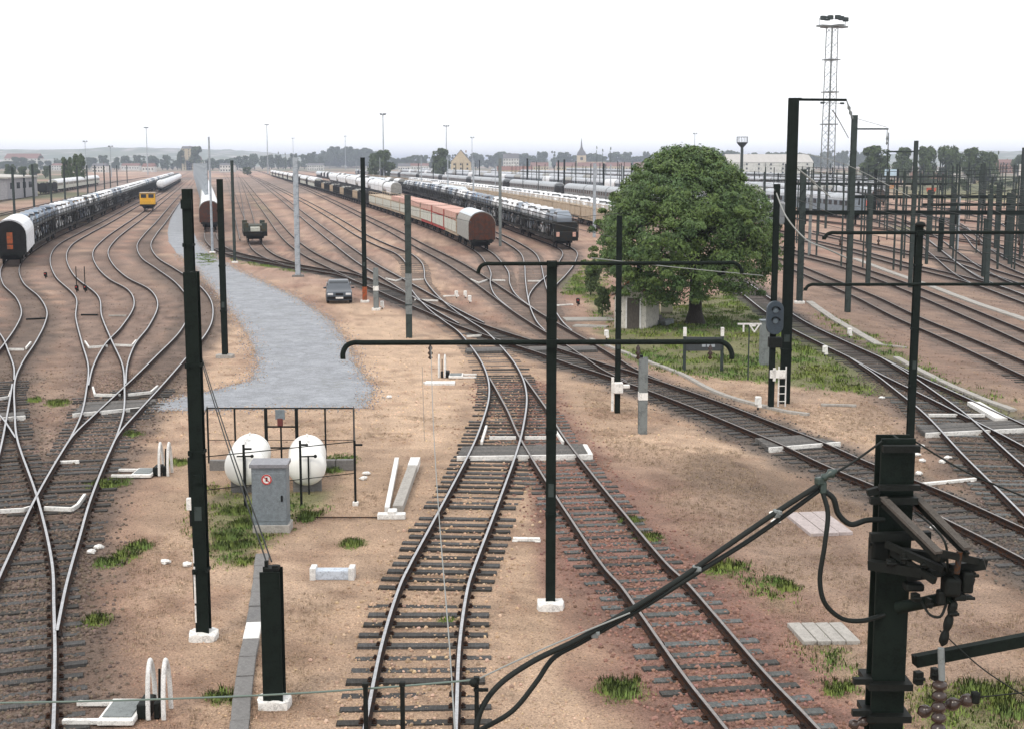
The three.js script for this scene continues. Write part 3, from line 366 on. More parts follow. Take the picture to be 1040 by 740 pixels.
{ const k = pxm(m12.position); crossarm(m12, heightAt(m12.position, 236.5), (830 - 924.5) * k, (1068 - 924.5) * k, 0.06, 0.12); new B().sph(0.13, 0, m12.h, 0.1, 1.4, 0.8, 1).build('cap', MT.iron, m12);
  for (const q of [-78, -40, 60, 100]) { const y = heightAt(m12.position, 240); new B().lathe([[0.01, -0.32], [0.05, -0.28], [0.02, -0.22], [0.06, -0.16], [0.02, -0.1], [0.02, 0]], q * k, y, 0).build('insulator', MT.insulatorBrown, m12); } }
{ const t = mast('black crossarm mast just beyond the right frame edge', 1082, 474, 275, 6.6, { foot: 0 }), k = pxm(t.position); crossarm(t, heightAt(t.position, 289), (812 - 1082) * k, 3, 0.05, 0.1); }
{ const t = mast('grey lattice footed post left of the two parallel tracks', 812, 308, 172, 5.5, { mat: MT.mastDull, foot: 2 }); const b = new B(); for (let i = 0; i < 9; i++) b.bar(V(-0.2, i * 0.9 + 0.2, 0.24), V(0.2, i * 0.9 + 0.9, 0.24), 0.03, 5); b.build('bracing', MT.mastDull, t); }
// gantries across the right hand fan
function gantry(label, by, beamY, x0, x1, posts, thick) { const p = gp((x0 + x1) / 2, by), k = pxm(p), y = heightAt(p, beamY), t = thing('gantry', label, 'gantry', p, 0, 'gantries over the right hand tracks'); const L = (x1 - x0) * k; new B().box(L, thick, thick * 0.9, 0, y, 0).build('beam', MT.mast, t); const c = (x0 + x1) / 2;
  for (const x of posts) { const b = new B(); hbeam(b, thick * 0.95, thick * 0.95, y + 1.4, 0, (x - c) * k, thick * 1.3); b.build('post', MT.mastDull, t); } for (let i = 0; i < 6; i++) { const x = (i / 5 - 0.5) * L * 0.92; new B().bar(V(x, y - thick / 2 - 0.01, 0), V(x, y - 0.9, 0), 0.06, 6, 0.09).build('insulator', MT.iron, t); } return t; }
gantry('nearer dark gantry beam carried by posts over the fan of tracks', 290, 216, 805, 1080, [812, 880, 1000, 1076], 0.33);
gantry('farther dark gantry beam over the rusty sidings', 252, 200, 862, 1090, [880, 965, 1010], 0.36);
gantry('farthest thin gantry beam behind the lattice tower', 232, 187, 800, 960, [838, 955], 0.3);
[['grey post in front of the fan of tracks', 972, 254, 200, 2.6, 'mastBlue'], ['dark post with white band at the right edge of the fan', 1000, 281, 222, 5, 'mastDull'], ['dark post left of the light grey post in the fan', 955, 256, 222, 4, 'mast'], ['grey double post near the right edge below the gantry', 1022, 264, 196, 4, 'mastDull'], ['thin dark post at the right edge in front of the trees', 1036, 233, 150, 3, 'mastDull'], ['white lamp post before the small white houses', 1034.5, 207, 167, 1.4, 'whiteClean'], ['dark pole beside the blue tank stand', 888.5, 214, 172, 2.6, 'mast'], ['thin dark pole right of the blue tank stand', 910.5, 216, 172, 1.8, 'mast'], ['dark pole in front of the white coaches at right', 871, 222, 184, 2, 'mast'], ['pale post behind the black crossarm', 822, 260, 198, 2.6, 'mastGrey']].forEach(a => mast(a[0], a[1], a[2], a[3], a[4], { mat: MT[a[5]], foot: 0 }));
// rows of far masts
function mastRow(group, label, list, m, w) { list.forEach(a => mast(label, a[0], a[1], a[2] ?? 166, 0, { w: w * (a[3] || 1), mat: m, foot: 0, group })); }
mastRow('pale masts in a close row', 'pale blue grey mast in the close row beside the asphalt road', Array.from({ length: 26 }, (_, k) => { const f = k / 25, p = gp(209, 226).lerp(gp(193.5, 179), Math.pow(f, 1.4)); const d = 9.4 * F / -p.z; return [520 + p.x / -p.z * F * 1.0 / 1.0, 165.5 + d, 166]; }), MT.mastBlue, 0.5);
mastRow('dark masts at far left', 'dark mast in the row along the far left track', [[14.5, 219, 170], [34.5, 213, 167], [52, 207, 168], [66, 205, 166], [79, 202, 168], [89, 199, 168], [97, 196, 168], [106, 194, 168], [112, 191, 168], [119, 189, 168], [25, 201, 176], [129, 186, 168]], MT.mastDull, 0.34);
mastRow('dark masts in the middle of the yard', 'dark mast standing among the rows of parked wagons', [[535.5, 194, 161, 1.6], [567, 198, 163, 1.3], [573, 199, 162, 1.5], [613, 201, 166, 1.3], [487, 188, 163, 1.2], [463, 188, 166], [470, 188, 166], [425, 184, 166], [440, 190, 167], [548, 190, 168, 0.7], [592, 186, 168, 0.7], [641, 196, 166], [600, 192, 168], [520, 186, 168, 0.7], [786, 190, 170], [826, 195, 172], [845, 196, 170], [700, 187, 170], [766, 196, 174], [790, 200, 176]], MT.mast, 0.34);
mastRow('pale masts in the middle of the yard', 'pale grey mast standing among the rows of parked wagons', [[481, 214, 163, 1.3], [455, 205, 160], [428, 198, 160], [386, 186, 160], [396, 183, 160], [377, 184, 163], [503, 196, 166], [620, 205, 167], [606, 192, 168], [632, 200, 168], [335, 180, 166], [362, 184, 164], [775, 205, 176], [751, 205, 170], [758, 195, 174]], MT.mastBlue, 0.26);

{ const L = []; for (let k = 0; k < 70; k++) { const x = rr(768, 1045), f = rnd(); const by = lerp(186, 246, f * f), d = by - 165.5; L.push([x, by, 165.5 + d * rr(-0.05, 0.28), rr(0.7, 1.1)]); } for (let k = 0; k < 46; k++) { const by = lerp(222, 282, rnd()), d = by - 165.5; L.push([rr(806, 1045), by, 165.5 + d * rr(0.0, 0.3), rr(0.5, 0.85)]); }
  mastRow('masts over the right hand sidings', 'grey green mast in the thicket of masts over the right hand sidings', L, MT.mastDull, 0.2); const M2 = []; for (let k = 0; k < 34; k++) { const by = lerp(184, 205, rnd()), d = by - 165.5; M2.push([rr(480, 660), by, 165.5 + d * rr(-0.1, 0.1), rr(0.6, 1)]); } mastRow('slim masts over the pale rows', 'slim grey mast standing between the pale roofed rows', M2, MT.mastDull, 0.24); }
gantry('thin gantry beam left of the blue tank stand', 222, 183, 770, 905, [775, 838, 900], 0.2); gantry('thin gantry beam behind the dark notice of the fan', 212, 180, 860, 1060, [865, 930, 1000], 0.2); gantry('faint gantry beam over the pale rows near the tree', 206, 177, 745, 860, [748, 800, 856], 0.2);
gantry('dark gantry beam crossing the fan at the right edge', 268, 208, 935, 1090, [940, 1024], 0.26);
// lamp masts and the lattice lighting tower
function lampMast(label, px, by, ty, w = 0.5, heads = 3) { const p = gp(px, by), h = heightAt(p, ty), t = thing('lamp_mast', label, 'lamp mast', p, 0); new B().bar(V(0, 0, 0), V(0, h - 0.4, 0), w / 2, 8, w * 0.3).build('pole', MT.mastBlue, t); new B().lathe([[0.2, 0], [1.5, 0.1], [1.5, 0.3], [0.2, 0.35]], 0, h - 1.0, 0, 12).build('platform', MT.mastBlue, t); for (let k = 0; k < heads; k++) { const a = k / heads * 6.28; new B().rbox(1.0, 0.55, 0.6, Math.cos(a) * 1.3, h - 0.35, Math.sin(a) * 1.3, 0.1, -a).build('floodlight', MT.mastDull, t); } return t; }
lampMast('tall floodlight mast behind the white roofed wagons left of centre', 389.7, 184, 115, 0.8, 5); lampMast('tall slim floodlight mast above the left vanishing tracks', 272, 177, 126, 0.9, 4); lampMast('floodlight mast beside the cream house', 453.5, 182, 127, 0.7, 4); lampMast('far floodlight mast above the left car train', 150, 178, 129, 0.8, 4); lampMast('far small floodlight mast above the wooded hill', 351, 173, 138, 0.9, 4); lampMast('thin far floodlight mast right of the cream house', 479.5, 178, 139, 0.6, 3); lampMast('faint floodlight mast above the far left tree pair', 87.5, 179, 143, 0.6, 3); lampMast('faint floodlight mast right of the church spire', 705, 178, 135, 0.6, 3); lampMast('thin floodlight mast left of the wooded hill', 298, 174, 140, 0.7, 3); lampMast('far floodlight mast at the left of the yellow locomotive', 113, 180, 148, 0.6, 3);
{ // water tower like signal platform by the long white hall
  const p = gp(752.5, 205), h = heightAt(p, 139), t = thing('platform_mast', 'dark mast with wide platform head right of the big tree', 'mast', p); new B().bar(V(0, 0, 0), V(0, h - 2.4, 0), 0.42, 10, 0.34).build('pole', MT.mastDull, t); new B().lathe([[0.3, 0], [1.3, 1.1], [1.35, 1.3], [0.3, 1.3]], 0, h - 2.6, 0, 10).build('platform', MT.mastDull, t); const b = new B(); for (let k = 0; k < 10; k++) { const a = k / 10 * 6.28; b.bar(V(Math.cos(a) * 1.3, h - 1.3, Math.sin(a) * 1.3), V(Math.cos(a) * 1.3, h, Math.sin(a) * 1.3), 0.05, 5); } b.lathe([[1.26, 0], [1.36, 0], [1.36, 0.1], [1.26, 0.1]], 0, h - 0.1, 0, 12); b.build('railing', MT.mastDull, t); }
{ const p = gp(839, 219), h = heightAt(p, 15), t = thing('lattice_tower', 'tall slender lattice lighting tower with lamps on its head frame', 'tower', p, 0.5), s = 0.78, leg = [[-s, -s], [s, -s], [s, s], [-s, s]];
  for (const [x, z] of leg) new B().bar(V(x * 1.15, 0, z * 1.15), V(x * 0.9, h - 2, z * 0.9), 0.085, 6).build('leg', MT.mastGrey, t);
  const n = 26, b = new B(), c = new B(); for (let i = 0; i < n; i++) { const y0 = (h - 2) * i / n, y1 = (h - 2) * (i + 1) / n, f = 1.1; for (let k = 0; k < 4; k++) { const q = leg[k], r = leg[(k + 1) % 4]; b.bar(V(q[0], y0, q[1]), V(r[0], y1, r[1]), 0.04, 4); if (i % 2) b.bar(V(r[0], y0, r[1]), V(q[0], y1, q[1]), 0.04, 4); } } b.build('bracing', MT.mastBlue, t);
  [0.46, 0.62, 0.78].forEach(f => { new B().box(2.3, 0.18, 2.3, 0, h * f, 0).build('platform', MT.mastGrey, t); });
  new B().box(6, 0.3, 1.6, 0, h - 2, 0).box(1.2, 0.3, 5, 0, h - 1.95, 0).build('head_frame', MT.mastGrey, t); new B().bar(V(-3, h - 0.7, 0), V(3, h - 0.7, 0), 0.06, 6).bar(V(-3, h - 2, 0), V(-3, h - 0.7, 0), 0.06, 6).bar(V(3, h - 2, 0), V(3, h - 0.7, 0), 0.06, 6).build('rail', MT.mastBlue, t);
  for (const [x, z] of [[-2.6, 0.5], [-1.2, 0.8], [0.3, 1], [1.3, 0.8], [2.6, 0.5], [0.2, -1.6]]) new B().rbox(0.9, 0.75, 0.7, x, h - 0.45 + Math.abs(x) * -0.1, z, 0.12).build('floodlight', MT.mastDull, t); for (const x of [-2.2, 2.4]) new B().rbox(0.7, 0.35, 0.5, x, h * 0.565, 0.6, 0.1).bar(V(0, h * 0.565, 0.6), V(x, h * 0.565, 0.6), 0.05, 5).build('floodlight', MT.mastDull, t);
}
// ---------------------------------------------------------------- signal, boards and lineside gear
{ const p = gp(783, 415), h = heightAt(p, 187), t = thing('signal', 'dark blue two lamp signal on a black post with white ladder', 'signal', p, 0.05), k = pxm(p), b = new B(); hbeam(b, 0.2, 0.2, h); b.build('post', MT.mast, t);
  const y = heightAt(p, 322), s = new THREE.Shape(); s.absarc(0, 0.32, 0.3, 0, Math.PI); s.absarc(0, -0.32, 0.3, Math.PI, 0); const g = new THREE.ExtrudeGeometry(s, { depth: 0.16, bevelEnabled: true, bevelSize: 0.02, bevelThickness: 0.02, bevelSegments: 2 }); const hd = mesh('signal_head', uvMetric(g), mat(0.035, 0.055, 0.075, { roughness: 0.5, map: T.grain }), t); hd.position.set(0, y, 0.14);
  const lm = mat(0.18, 0.24, 0.28, { roughness: 0.15 }); for (const q of [0.3, -0.1]) { const l = mesh('lamp', uvMetric(new THREE.SphereGeometry(0.12, 14, 10).scale(1, 1, 0.5)), lm, hd); l.position.set(0, q, 0.19); const v = mesh('hood', uvMetric(new THREE.CylinderGeometry(0.15, 0.15, 0.22, 14, 1, true, -Math.PI / 2, Math.PI).rotateX(Math.PI / 2).rotateZ(Math.PI)), MT.iron, hd); v.position.set(0, q, 0.28); }
  new B().rbox(0.5, 0.4, 0.3, 0.05, y - 0.95, 0.15, 0.03).build('junction_box', MT.iron, t);
  const l = new B(); for (const x of [0.2, 0.48]) l.bar(V(x, 0.15, 0.32), V(x, heightAt(p, 371), 0.3), 0.028, 6); l.build('ladder', MT.whiteClean, t); const ly = heightAt(p, 371); for (let i = 0; i < 5; i++) new B().bar(V(0.2, 0.35 + i * (ly - 0.5) / 4, 0.31), V(0.48, 0.35 + i * (ly - 0.5) / 4, 0.31), 0.02, 6).build('rung', MT.whiteClean, t); new B().box(0.6, 0.3, 0.08, 0.15, ly - 0.28, 0.34).box(0.1, 0.5, 0.08, 0.02, ly - 0.3, 0.34).build('plate', MT.white, t); }
{ const t = thing('relay_box', 'slim grey relay box standing just behind the signal', 'cabinet', gp(777, 371)); new B().rbox(0.52, 2.1, 0.4, 0, 1.05, 0, 0.03).build('body', MT.mastGrey, t); new B().rbox(0.6, 0.06, 0.5, 0, 2.13, 0, 0.02).build('lid', MT.cabinet, t); }
{ const p = gp(760, 386), t = thing('marker_sign', 'white angular marker shape on a thin post left of the signal', 'sign', p), y = heightAt(p, 329), k = pxm(p), b = new B(); b.box(24 * k, 0.07, 0.04, 0, y, 0).box(0.07, 0.32, 0.04, -6 * k, y - 0.19, 0).bar(V(0, y - 0.04, 0), V(5 * k, y - 0.36, 0), 0.035, 6).bar(V(10 * k, y - 0.04, 0), V(5 * k, y - 0.36, 0), 0.035, 6).box(0.2, 0.1, 0.045, 4 * k, y - 0.06, 0); b.build('marker', MT.whiteClean, t); new B().bar(V(0, 0, -0.06), V(0, y, -0.06), 0.03, 8).build('post', MT.mastDull, t); }
{ const p = gp(714, 377), t = thing('notice_board', 'dark notice board on two posts in the grass by the dark track', 'sign', p), k = pxm(p); for (const x of [-19, 19]) { new B().box(0.13, heightAt(p, 333), 0.13, x * k, heightAt(p, 333) / 2, 0).build('post', MT.mastDull, t); new B().box(0.14, 0.4, 0.14, x * k, heightAt(p, 333) - 0.18, 0).build('post_cap', MT.white, t); } const y0 = heightAt(p, 356), y1 = heightAt(p, 342); new B().rbox(36 * k, y1 - y0, 0.05, 0, (y0 + y1) / 2, 0.1, 0.015).build('board', mat(0.045, 0.055, 0.06, { roughness: 0.6, map: T.grain }), t); const b = new B(); for (const [x, w] of [[0, 0.17], [4.5, 0.13], [9, 0.2]]) b.box(w, 0.17, 0.012, x * k, (y0 + y1) / 2 - 0.05, 0.132); b.build('faded_letters', MT.mastBlue, t); }
function pointMachine(label, px, py, side) { // lever frame with two upright hoops, cover plate and rods to the track
  const t = thing('point_machine', label, 'point lever', gp(px, py), 0, 'white point levers'); const s = side;
  for (const z of [-0.11, 0.11]) new B().add(new THREE.TorusGeometry(0.5, 0.035, 8, 20, Math.PI).scale(0.5, 1.9, 1.2).rotateY(Math.PI / 2).translate(z * 1.2, 0.02, 0)).build('hoop', MT.whiteClean, t);
  new B().rbox(0.1, 0.3, 0.2, 0, 0.15, 0.1, 0.03).bar(V(0, 0.2, 0), V(0, 0.8, -0.1), 0.022, 8).build('lever', MT.iron, t);
  const pl = new B().rbox(0.62, 0.1, 0.95, -0.62 * s, 0.08, 0.05, 0.02).build('cover_frame', MT.white, t); new B().rbox(0.5, 0.02, 0.7, -0.62 * s, 0.142, 0.05, 0.008).build('cover_plate', MT.mastGrey, pl);
  new B().rbox(0.22, 0.26, 0.5, -0.22 * s, 0.16, 0, 0.03).build('gear_box', MT.iron, t); for (const z of [-0.36, 0.42]) new B().box(0.62, 0.07, 0.1, -1.22 * s, 0.07, z).build('rod', MT.white, t); return t; }
pointMachine('white hooped point lever with grey cover plate at the bottom left', 162, 726, 1); pointMachine('white hooped point lever between the left tracks and the black mast', 168, 482, 1); pointMachine('white hooped point lever left of the central turnout', 449, 383, -1);
[['pair of small white ground signals left of the rounded wagon', 468, 303, 2], ['small white ground signal before the double ground signals', 477, 308, 1], ['white ground signal behind the grey stub post by the car', 388, 314, 1], ['white ground marker beside the small hut', 616, 345, 1], ['dark dwarf signal beside the short curved bar near the hut', 587, 311, 1], ['twin dwarf signals with thin posts between the winding left tracks', 82, 297, 2], ['small dark ground lamp left of the twin dwarf signals', 46, 283, 1], ['small white cap signal on the verge by the trough end', 863, 343, 1], ['white ground signal at the foot of the signal ladder', 770, 416, 1], ['white ground signal on the grass verge by the right hand track', 838, 362, 1]].forEach(([l, x, y, n], i) => {
  const t = thing('ground_signal', l, 'ground signal', gp(x, y)), dk = l.includes('dark') || l.includes('dwarf'); for (let k = 0; k < n; k++) { const o = (k - (n - 1) / 2) * 0.62; new B().rbox(0.24, 0.34, 0.22, o, 0.36, 0, 0.05).box(0.16, 0.1, 0.2, o + 0.05, 0.16, 0).build('head', dk ? MT.iron : MT.white, t); new B().bar(V(o, 0, 0), V(o, dk && n === 2 ? 1.9 : 0.3, -0.02), 0.035, 8).build('post', MT.iron, t); if (dk) { const g = mesh('lens', uvMetric(new THREE.SphereGeometry(0.05, 10, 8).scale(1, 1, 0.5)), MT.red, t); g.position.set(o, 0.4, 0.11); } } });
// concrete troughs: rows of slabs
function trough(label, pts, w, m, odd) { const q = pts.map(p => gp(p[0], p[1])), c = new THREE.CatmullRomCurve3(q), L = c.getLength(), t = thing('cable_trough', label, 'cable trough', q[0]); const n = Math.min(290, Math.floor(L / 1.0)); for (let k = 0; k < n; k++) { const u = (k + 0.5) / n, p = c.getPointAt(u).sub(q[0]), g = c.getTangentAt(u), a = Math.atan2(g.x, g.z) + rr(-0.02, 0.02); const s = new B().rbox(w, 0.12, L / n * 0.965, 0, 0, 0, 0.015).build('slab', k === odd ? MT.whiteClean : m, t); s.position.set(p.x, 0.04 + rr(-0.008, 0.012), p.z); s.rotation.y = a; } return t; }
trough('grey concrete trough with one white lid beside the anchor post', [[239, 790], [243, 740], [250, 680], [257, 640], [263, 600], [266, 565]], 0.32, MT.concreteDark, 6);
trough('pale concrete trough beside the right hand grass verge', [[822, 307], [846, 324], [870, 338], [893, 351]], 0.45, MT.concrete);
trough('pale concrete kerb between the right hand turnout and the grass', [[910, 364], [950, 385], [990, 403], [1030, 418]], 0.3, MT.concrete);
trough('long pale kerb in front of the fan of tracks', [[868, 263], [905, 277], [945, 291], [990, 308], [1040, 325], [1070, 336]], 0.55, MT.concrete);
trough('thin pale trough between the dark track and the grass', [[600, 345], [650, 365], [690, 380], [735, 402], [800, 419], [822, 422]], 0.22, MT.concrete);
// loose slabs and covers
function slab(label, px, py, w, d, turn, m, n) { const t = thing('concrete_slab', label, 'slab', gp(px, py), turn); for (let k = 0; k < n; k++) new B().rbox(w / n - 0.02, 0.1, d, (k + 0.5) * w / n - w / 2, 0.04 + rr(-0.006, 0.006), rr(-0.04, 0.04), 0.015).build('panel', m, t); return t; }
slab('pinkish concrete cover of three panels beside the sagging cables', 831, 533, 1.15, 2.1, 0.12, MT.concretePink, 3); slab('grey concrete cover with joints on the grass at lower right', 836, 645, 1.15, 1.1, 0.1, MT.concrete, 4); slab('low pale slab stack beside the path near the small hut', 598, 325, 3, 1.6, 0.1, MT.concrete, 2); slab('small pale cover near the white marker by the hut', 600, 332, 2, 0.8, -0.3, MT.concrete, 2); slab('white flat plate on the sand below the white hooped lever', 447, 390, 1.3, 0.6, 0, MT.whiteClean, 1);
{ const t = thing('trough_block', 'white painted concrete block lying near the gas tanks', 'block', gp(338, 587)); new B().rbox(0.92, 0.22, 0.28, 0, 0.11, 0, 0.02).build('body', mat(0.52, 0.58, 0.66, { roughness: 0.6, map: T.patch, rep: 0.9 }), t); for (const s of [-1, 1]) new B().rbox(0.14, 0.3, 0.34, s * 0.44, 0.14, 0, 0.02).build('end_block', MT.whiteClean, t); }
{ const t = thing('derail_stop', 'white and grey stop bars on a white sill beside the centre track', 'stop bar', gp(394, 526)), q = (a, b, y) => { const p = gp(a, b).sub(t.position); p.y = y; return p; }; new B().beam(q(393, 522, 0.12), q(403, 473, 0.2), 0.13, 0.16).build('white_bar', MT.whiteClean, t); new B().beam(q(404, 521, 0.12), q(419, 482, 0.2), 0.28, 0.2).build('grey_beam', MT.concrete, t); new B().beam(q(419, 482, 0.2), q(422, 474, 0.21), 0.3, 0.22).build('white_end', MT.whiteClean, t); new B().rbox(0.75, 0.16, 0.26, 0.1, 0.08, 0.05, 0.03).rbox(0.24, 0.24, 0.34, 0.12, 0.12, 0, 0.03).build('sill', MT.whiteClean, t); new B().bar(q(300, 527, 0.05), q(385, 527, 0.05), 0.02, 6).build('rod', MT.rusty, t); }
// scattered white stones by the right hand tracks
[[936, 454], [932, 463], [937, 469], [958, 470], [963, 466], [934, 482], [788, 531], [785, 523], [943, 520], [949, 537], [372, 482], [369, 487], [100, 557], [93, 562], [168, 572], [190, 575], [395, 404], [896, 405], [893, 571]].forEach((a, i) => { const g = new THREE.IcosahedronGeometry(0.095, 1), p = g.attributes.position; for (let k = 0; k < p.count; k++) { const s = 0.8 + 0.45 * hash2(Math.round(p.getX(k) * 90), Math.round(p.getZ(k) * 90 + p.getY(k) * 37 + i)); p.setXYZ(k, p.getX(k) * s * 1.25, p.getY(k) * s * 0.7, p.getZ(k) * s); } g.computeVertexNormals(); const m = mesh('white_stone', uvMetric(g), MT.white); m.position.copy(gp(a[0], a[1])); m.position.y = 0.05; tag(m, 'small whitish stone lying on the ground', 'stone', 'whitish stones'); });

// ---------------------------------------------------------------- gas tanks, fence and cabinet
function tank(label, fx, fy, r, L, turn) { const t = thing('gas_tank', label, 'gas tank', gp(fx, fy), turn, 'gas tanks in the fenced plot'); const prof = []; for (let i = 0; i <= 10; i++) { const a = i / 10 * Math.PI / 2; prof.push([r * Math.sin(a), -L / 2 + r * 0.62 * (1 - Math.cos(a))]); } for (let i = 10; i >= 0; i--) { const a = i / 10 * Math.PI / 2; prof.push([Math.max(0.001, r * Math.sin(a)), L / 2 - r * 0.62 * (1 - Math.cos(a))]); } prof[0][0] = 0.001;
  const g = new THREE.LatheGeometry(prof.map(([a, b]) => new THREE.Vector2(a, b)), 40).rotateX(Math.PI / 2).translate(0, r + 0.22, -L / 2); mesh('shell', uvMetric(g), mat(0.80, 0.80, 0.77, { roughness: 0.38 }), t); for (const z of [-0.55, -L + 0.55]) new B().add(new THREE.TorusGeometry(r * 1.0, 0.012, 6, 40).translate(0, r + 0.22, z)).build('weld_seam', MT.whiteClean, t); for (const z of [-0.7, -L + 0.7]) new B().box(0.05, 0.12, 0.14, 0, 2 * r + 0.25, z).build('lifting_lug', MT.whiteClean, t); for (const z of [-0.6, -L + 0.6]) new B().rbox(r * 1.5, 0.5, 0.22, 0, 0.2, z, 0.02).build('saddle', MT.concreteDark, t); new B().lathe([[0.1, 0], [0.1, 0.06], [0.02, 0.08]], 0, 2 * r + 0.2, -L * 0.45).build('valve_cover', MT.whiteClean, t); new B().bar(V(0.05, r + 0.62, 0.02), V(0.05, 0.05, 0.06), 0.025, 7).bar(V(-0.18, r + 0.6, 0.03), V(0.25, r + 0.6, 0.03), 0.022, 7).sph(0.05, 0.25, r + 0.6, 0.03).build('pipe', MT.iron, t); return t; }
tank('white gas tank at the left inside the fence, angled away', 248, 504, 0.58, 2.6, 0.09); tank('white gas tank at the right inside the fence, seen end on', 312, 503, 0.55, 2.6, 0.14);
{ const t = thing('wire_fence', 'thin dark post and wire fence around the white gas tanks', 'fence', gp(290, 490)), q = (x, y) => gp(x, y).sub(t.position), hR = heightAt(gp(300, 470), 414), hF = heightAt(gp(300, 513), 447);
  const rear = [[212, 470], [239.5, 470], [271, 470], [302, 470], [331, 470], [360, 470]], front = [[194, 534], [249, 518], [306, 513], [361, 513]]; const D = MT.iron;
  rear.forEach((a, i) => { const p = q(a[0], a[1]); new B().box(i === 2 || i === 3 ? 0.1 : 0.05, hR, 0.05, p.x, hR / 2, p.z).build('post', D, t); }); front.forEach((a, i) => { const p = q(a[0], a[1]); new B().box(0.06, hF, 0.06, p.x, hF / 2, p.z).box(0.24, 0.05, 0.05, p.x + 0.1, hF - 0.12, p.z + 0.01).build('post', D, t); if (i === 3) new B().rbox(0.16, 0.12, 0.16, p.x, 0.05, p.z, 0.02).build('foot', MT.white, t); });
  const rail = (a, b, h, r = 0.018) => { const p = q(a[0], a[1]), s = q(b[0], b[1]); p.y = s.y = h; new B().bar(p, s, r, 6).build('wire', D, t); }; rail(rear[0], rear[5], hR - 0.01, 0.025); rail(rear[0], rear[5], hR * 0.42, 0.012); rail(front[0], front[3], hF - 0.03, 0.014); rail(front[0], front[3], hF * 0.5, 0.012); rail(front[3], rear[5], hF - 0.02, 0.014); rail(front[0], rear[0], hF - 0.02, 0.014); rail(front[3], rear[5], hF * 0.5, 0.012); rail(rear[2], rear[3], hR * 0.66, 0.03); rail(rear[2], rear[3], hR * 0.28, 0.03);
  const p = q(194, 534); new B().rbox(0.16, 0.32, 0.14, p.x, 0.62, p.z + 0.08, 0.02).build('white_box', MT.white, t); }
{ const p = gp(286, 471), t = thing('gas_notice', 'small grey notice with red box on the rear fence gate', 'sign', p); const y = heightAt(p, 424); new B().rbox(0.3, 0.32, 0.03, 0, y + 0.12, 0.09, 0.01).build('plate', MT.cabinet, t); new B().rbox(0.17, 0.24, 0.1, 0, y - 0.12, 0.1, 0.02).build('red_box', mat(0.12, 0.03, 0.025), t); new B().box(0.05, y + 0.2, 0.05, 0, (y + 0.2) / 2, 0).build('post', MT.iron, t); }
{ // low earth retained wall behind the tanks
  const a = gp(212, 478), b = gp(360, 476), t = thing('low_wall', 'low dark concrete kerb wall behind the white gas tanks', 'wall', a.clone().lerp(b, 0.5)); for (let k = 0; k < 8; k++) new B().rbox(a.distanceTo(b) / 8 - 0.02, 0.34, 0.18, (k + 0.5 - 4) * a.distanceTo(b) / 8, 0.16 + rr(-0.01, 0.01), 0, 0.02).build('block', MT.concreteDark, t); }
{ const p = gp(276, 538), t = thing('equipment_cabinet', 'grey equipment cabinet with round red sign in front of the gas tanks', 'cabinet', p, 0.02), w = 35 * pxm(p), h = heightAt(p, 468); new B().rbox(w + 0.06, 0.22, 0.62, 0.03, 0.1, 0, 0.02).build('plinth', MT.concrete, t); new B().rbox(w, h - 0.3, 0.55, 0, 0.2 + (h - 0.3) / 2, 0, 0.015).build('body', MT.cabinet, t); new B().rbox(w * 0.94, h - 0.55, 0.03, 0, 0.28 + (h - 0.5) / 2, 0.272, 0.01).build('door', MT.cabinet, t); new B().box(w + 0.08, 0.09, 0.66, 0, h - 0.05, 0, 0.04).build('roof', mat(0.25, 0.255, 0.28, { roughness: 0.5, map: T.grain }), t); new B().rbox(0.05, 0.16, 0.03, w * 0.36, h * 0.5, 0.3, 0.01).build('handle', MT.iron, t);
  const s = mesh('sign', uvMetric(new THREE.CylinderGeometry(0.135, 0.135, 0.012, 28).rotateX(Math.PI / 2)), MT.whiteClean, t); s.position.set(-w * 0.06, heightAt(p, 482) - 0.05, 0.297); const r = mesh('red_ring', uvMetric(new THREE.TorusGeometry(0.115, 0.018, 8, 28).scale(1, 1, 0.4)), MT.red, s); r.position.z = 0.008; const bar = new B().box(0.2, 0.022, 0.006, 0, 0, 0.01, 0, 0, -0.78).build('red_slash', MT.red, s); new B().box(0.05, 0.1, 0.004, 0, 0, 0.007).build('pictogram', MT.dark, s); }

// ---------------------------------------------------------------- the big tree, the hut
const barkM = mat(0.045, 0.036, 0.028, { map: T.streak, rep: 1.2, bump: T.grainBump, bumpScale: 0.03 });
function leafGeo(n, sample, size, tone) { const pos = [], col = [], nor = []; const a = V(0, 0, 0), b = V(0, 0, 0), c = V(0, 0, 0); for (let k = 0; k < n; k++) { const { p, d } = sample(k); const s = size * rr(0.6, 1.35); const nn = d.clone().multiplyScalar(0.7).add(V(rr(-1, 1), rr(-0.5, 1.1), rr(-1, 1))).normalize(); a.set(rr(-1, 1), rr(-1, 1), rr(-1, 1)).cross(nn).normalize(); b.crossVectors(nn, a); const q = [p.clone().addScaledVector(a, -s), p.clone().addScaledVector(b, -s * 0.42).addScaledVector(nn, s * 0.12), p.clone().addScaledVector(a, s), p.clone().addScaledVector(b, s * 0.42).addScaledVector(nn, s * 0.12)]; const t = tone(k); for (const i of [0, 1, 2, 0, 2, 3]) { pos.push(q[i].x, q[i].y, q[i].z); nor.push(nn.x, nn.y, nn.z); col.push(t[0], t[1], t[2]); } } const g = new THREE.BufferGeometry(); g.setAttribute('position', new THREE.Float32BufferAttribute(pos, 3)); g.setAttribute('normal', new THREE.Float32BufferAttribute(nor, 3)); g.setAttribute('color', new THREE.Float32BufferAttribute(col, 3)); g.setAttribute('uv', new THREE.Float32BufferAttribute(new Float32Array(pos.length / 3 * 2), 2)); return g; }
const leafM = new THREE.MeshPhysicalMaterial({ color: 0xffffff, vertexColors: true, roughness: 0.75, transmission: 0.25, thickness: 0, side: THREE.DoubleSide });
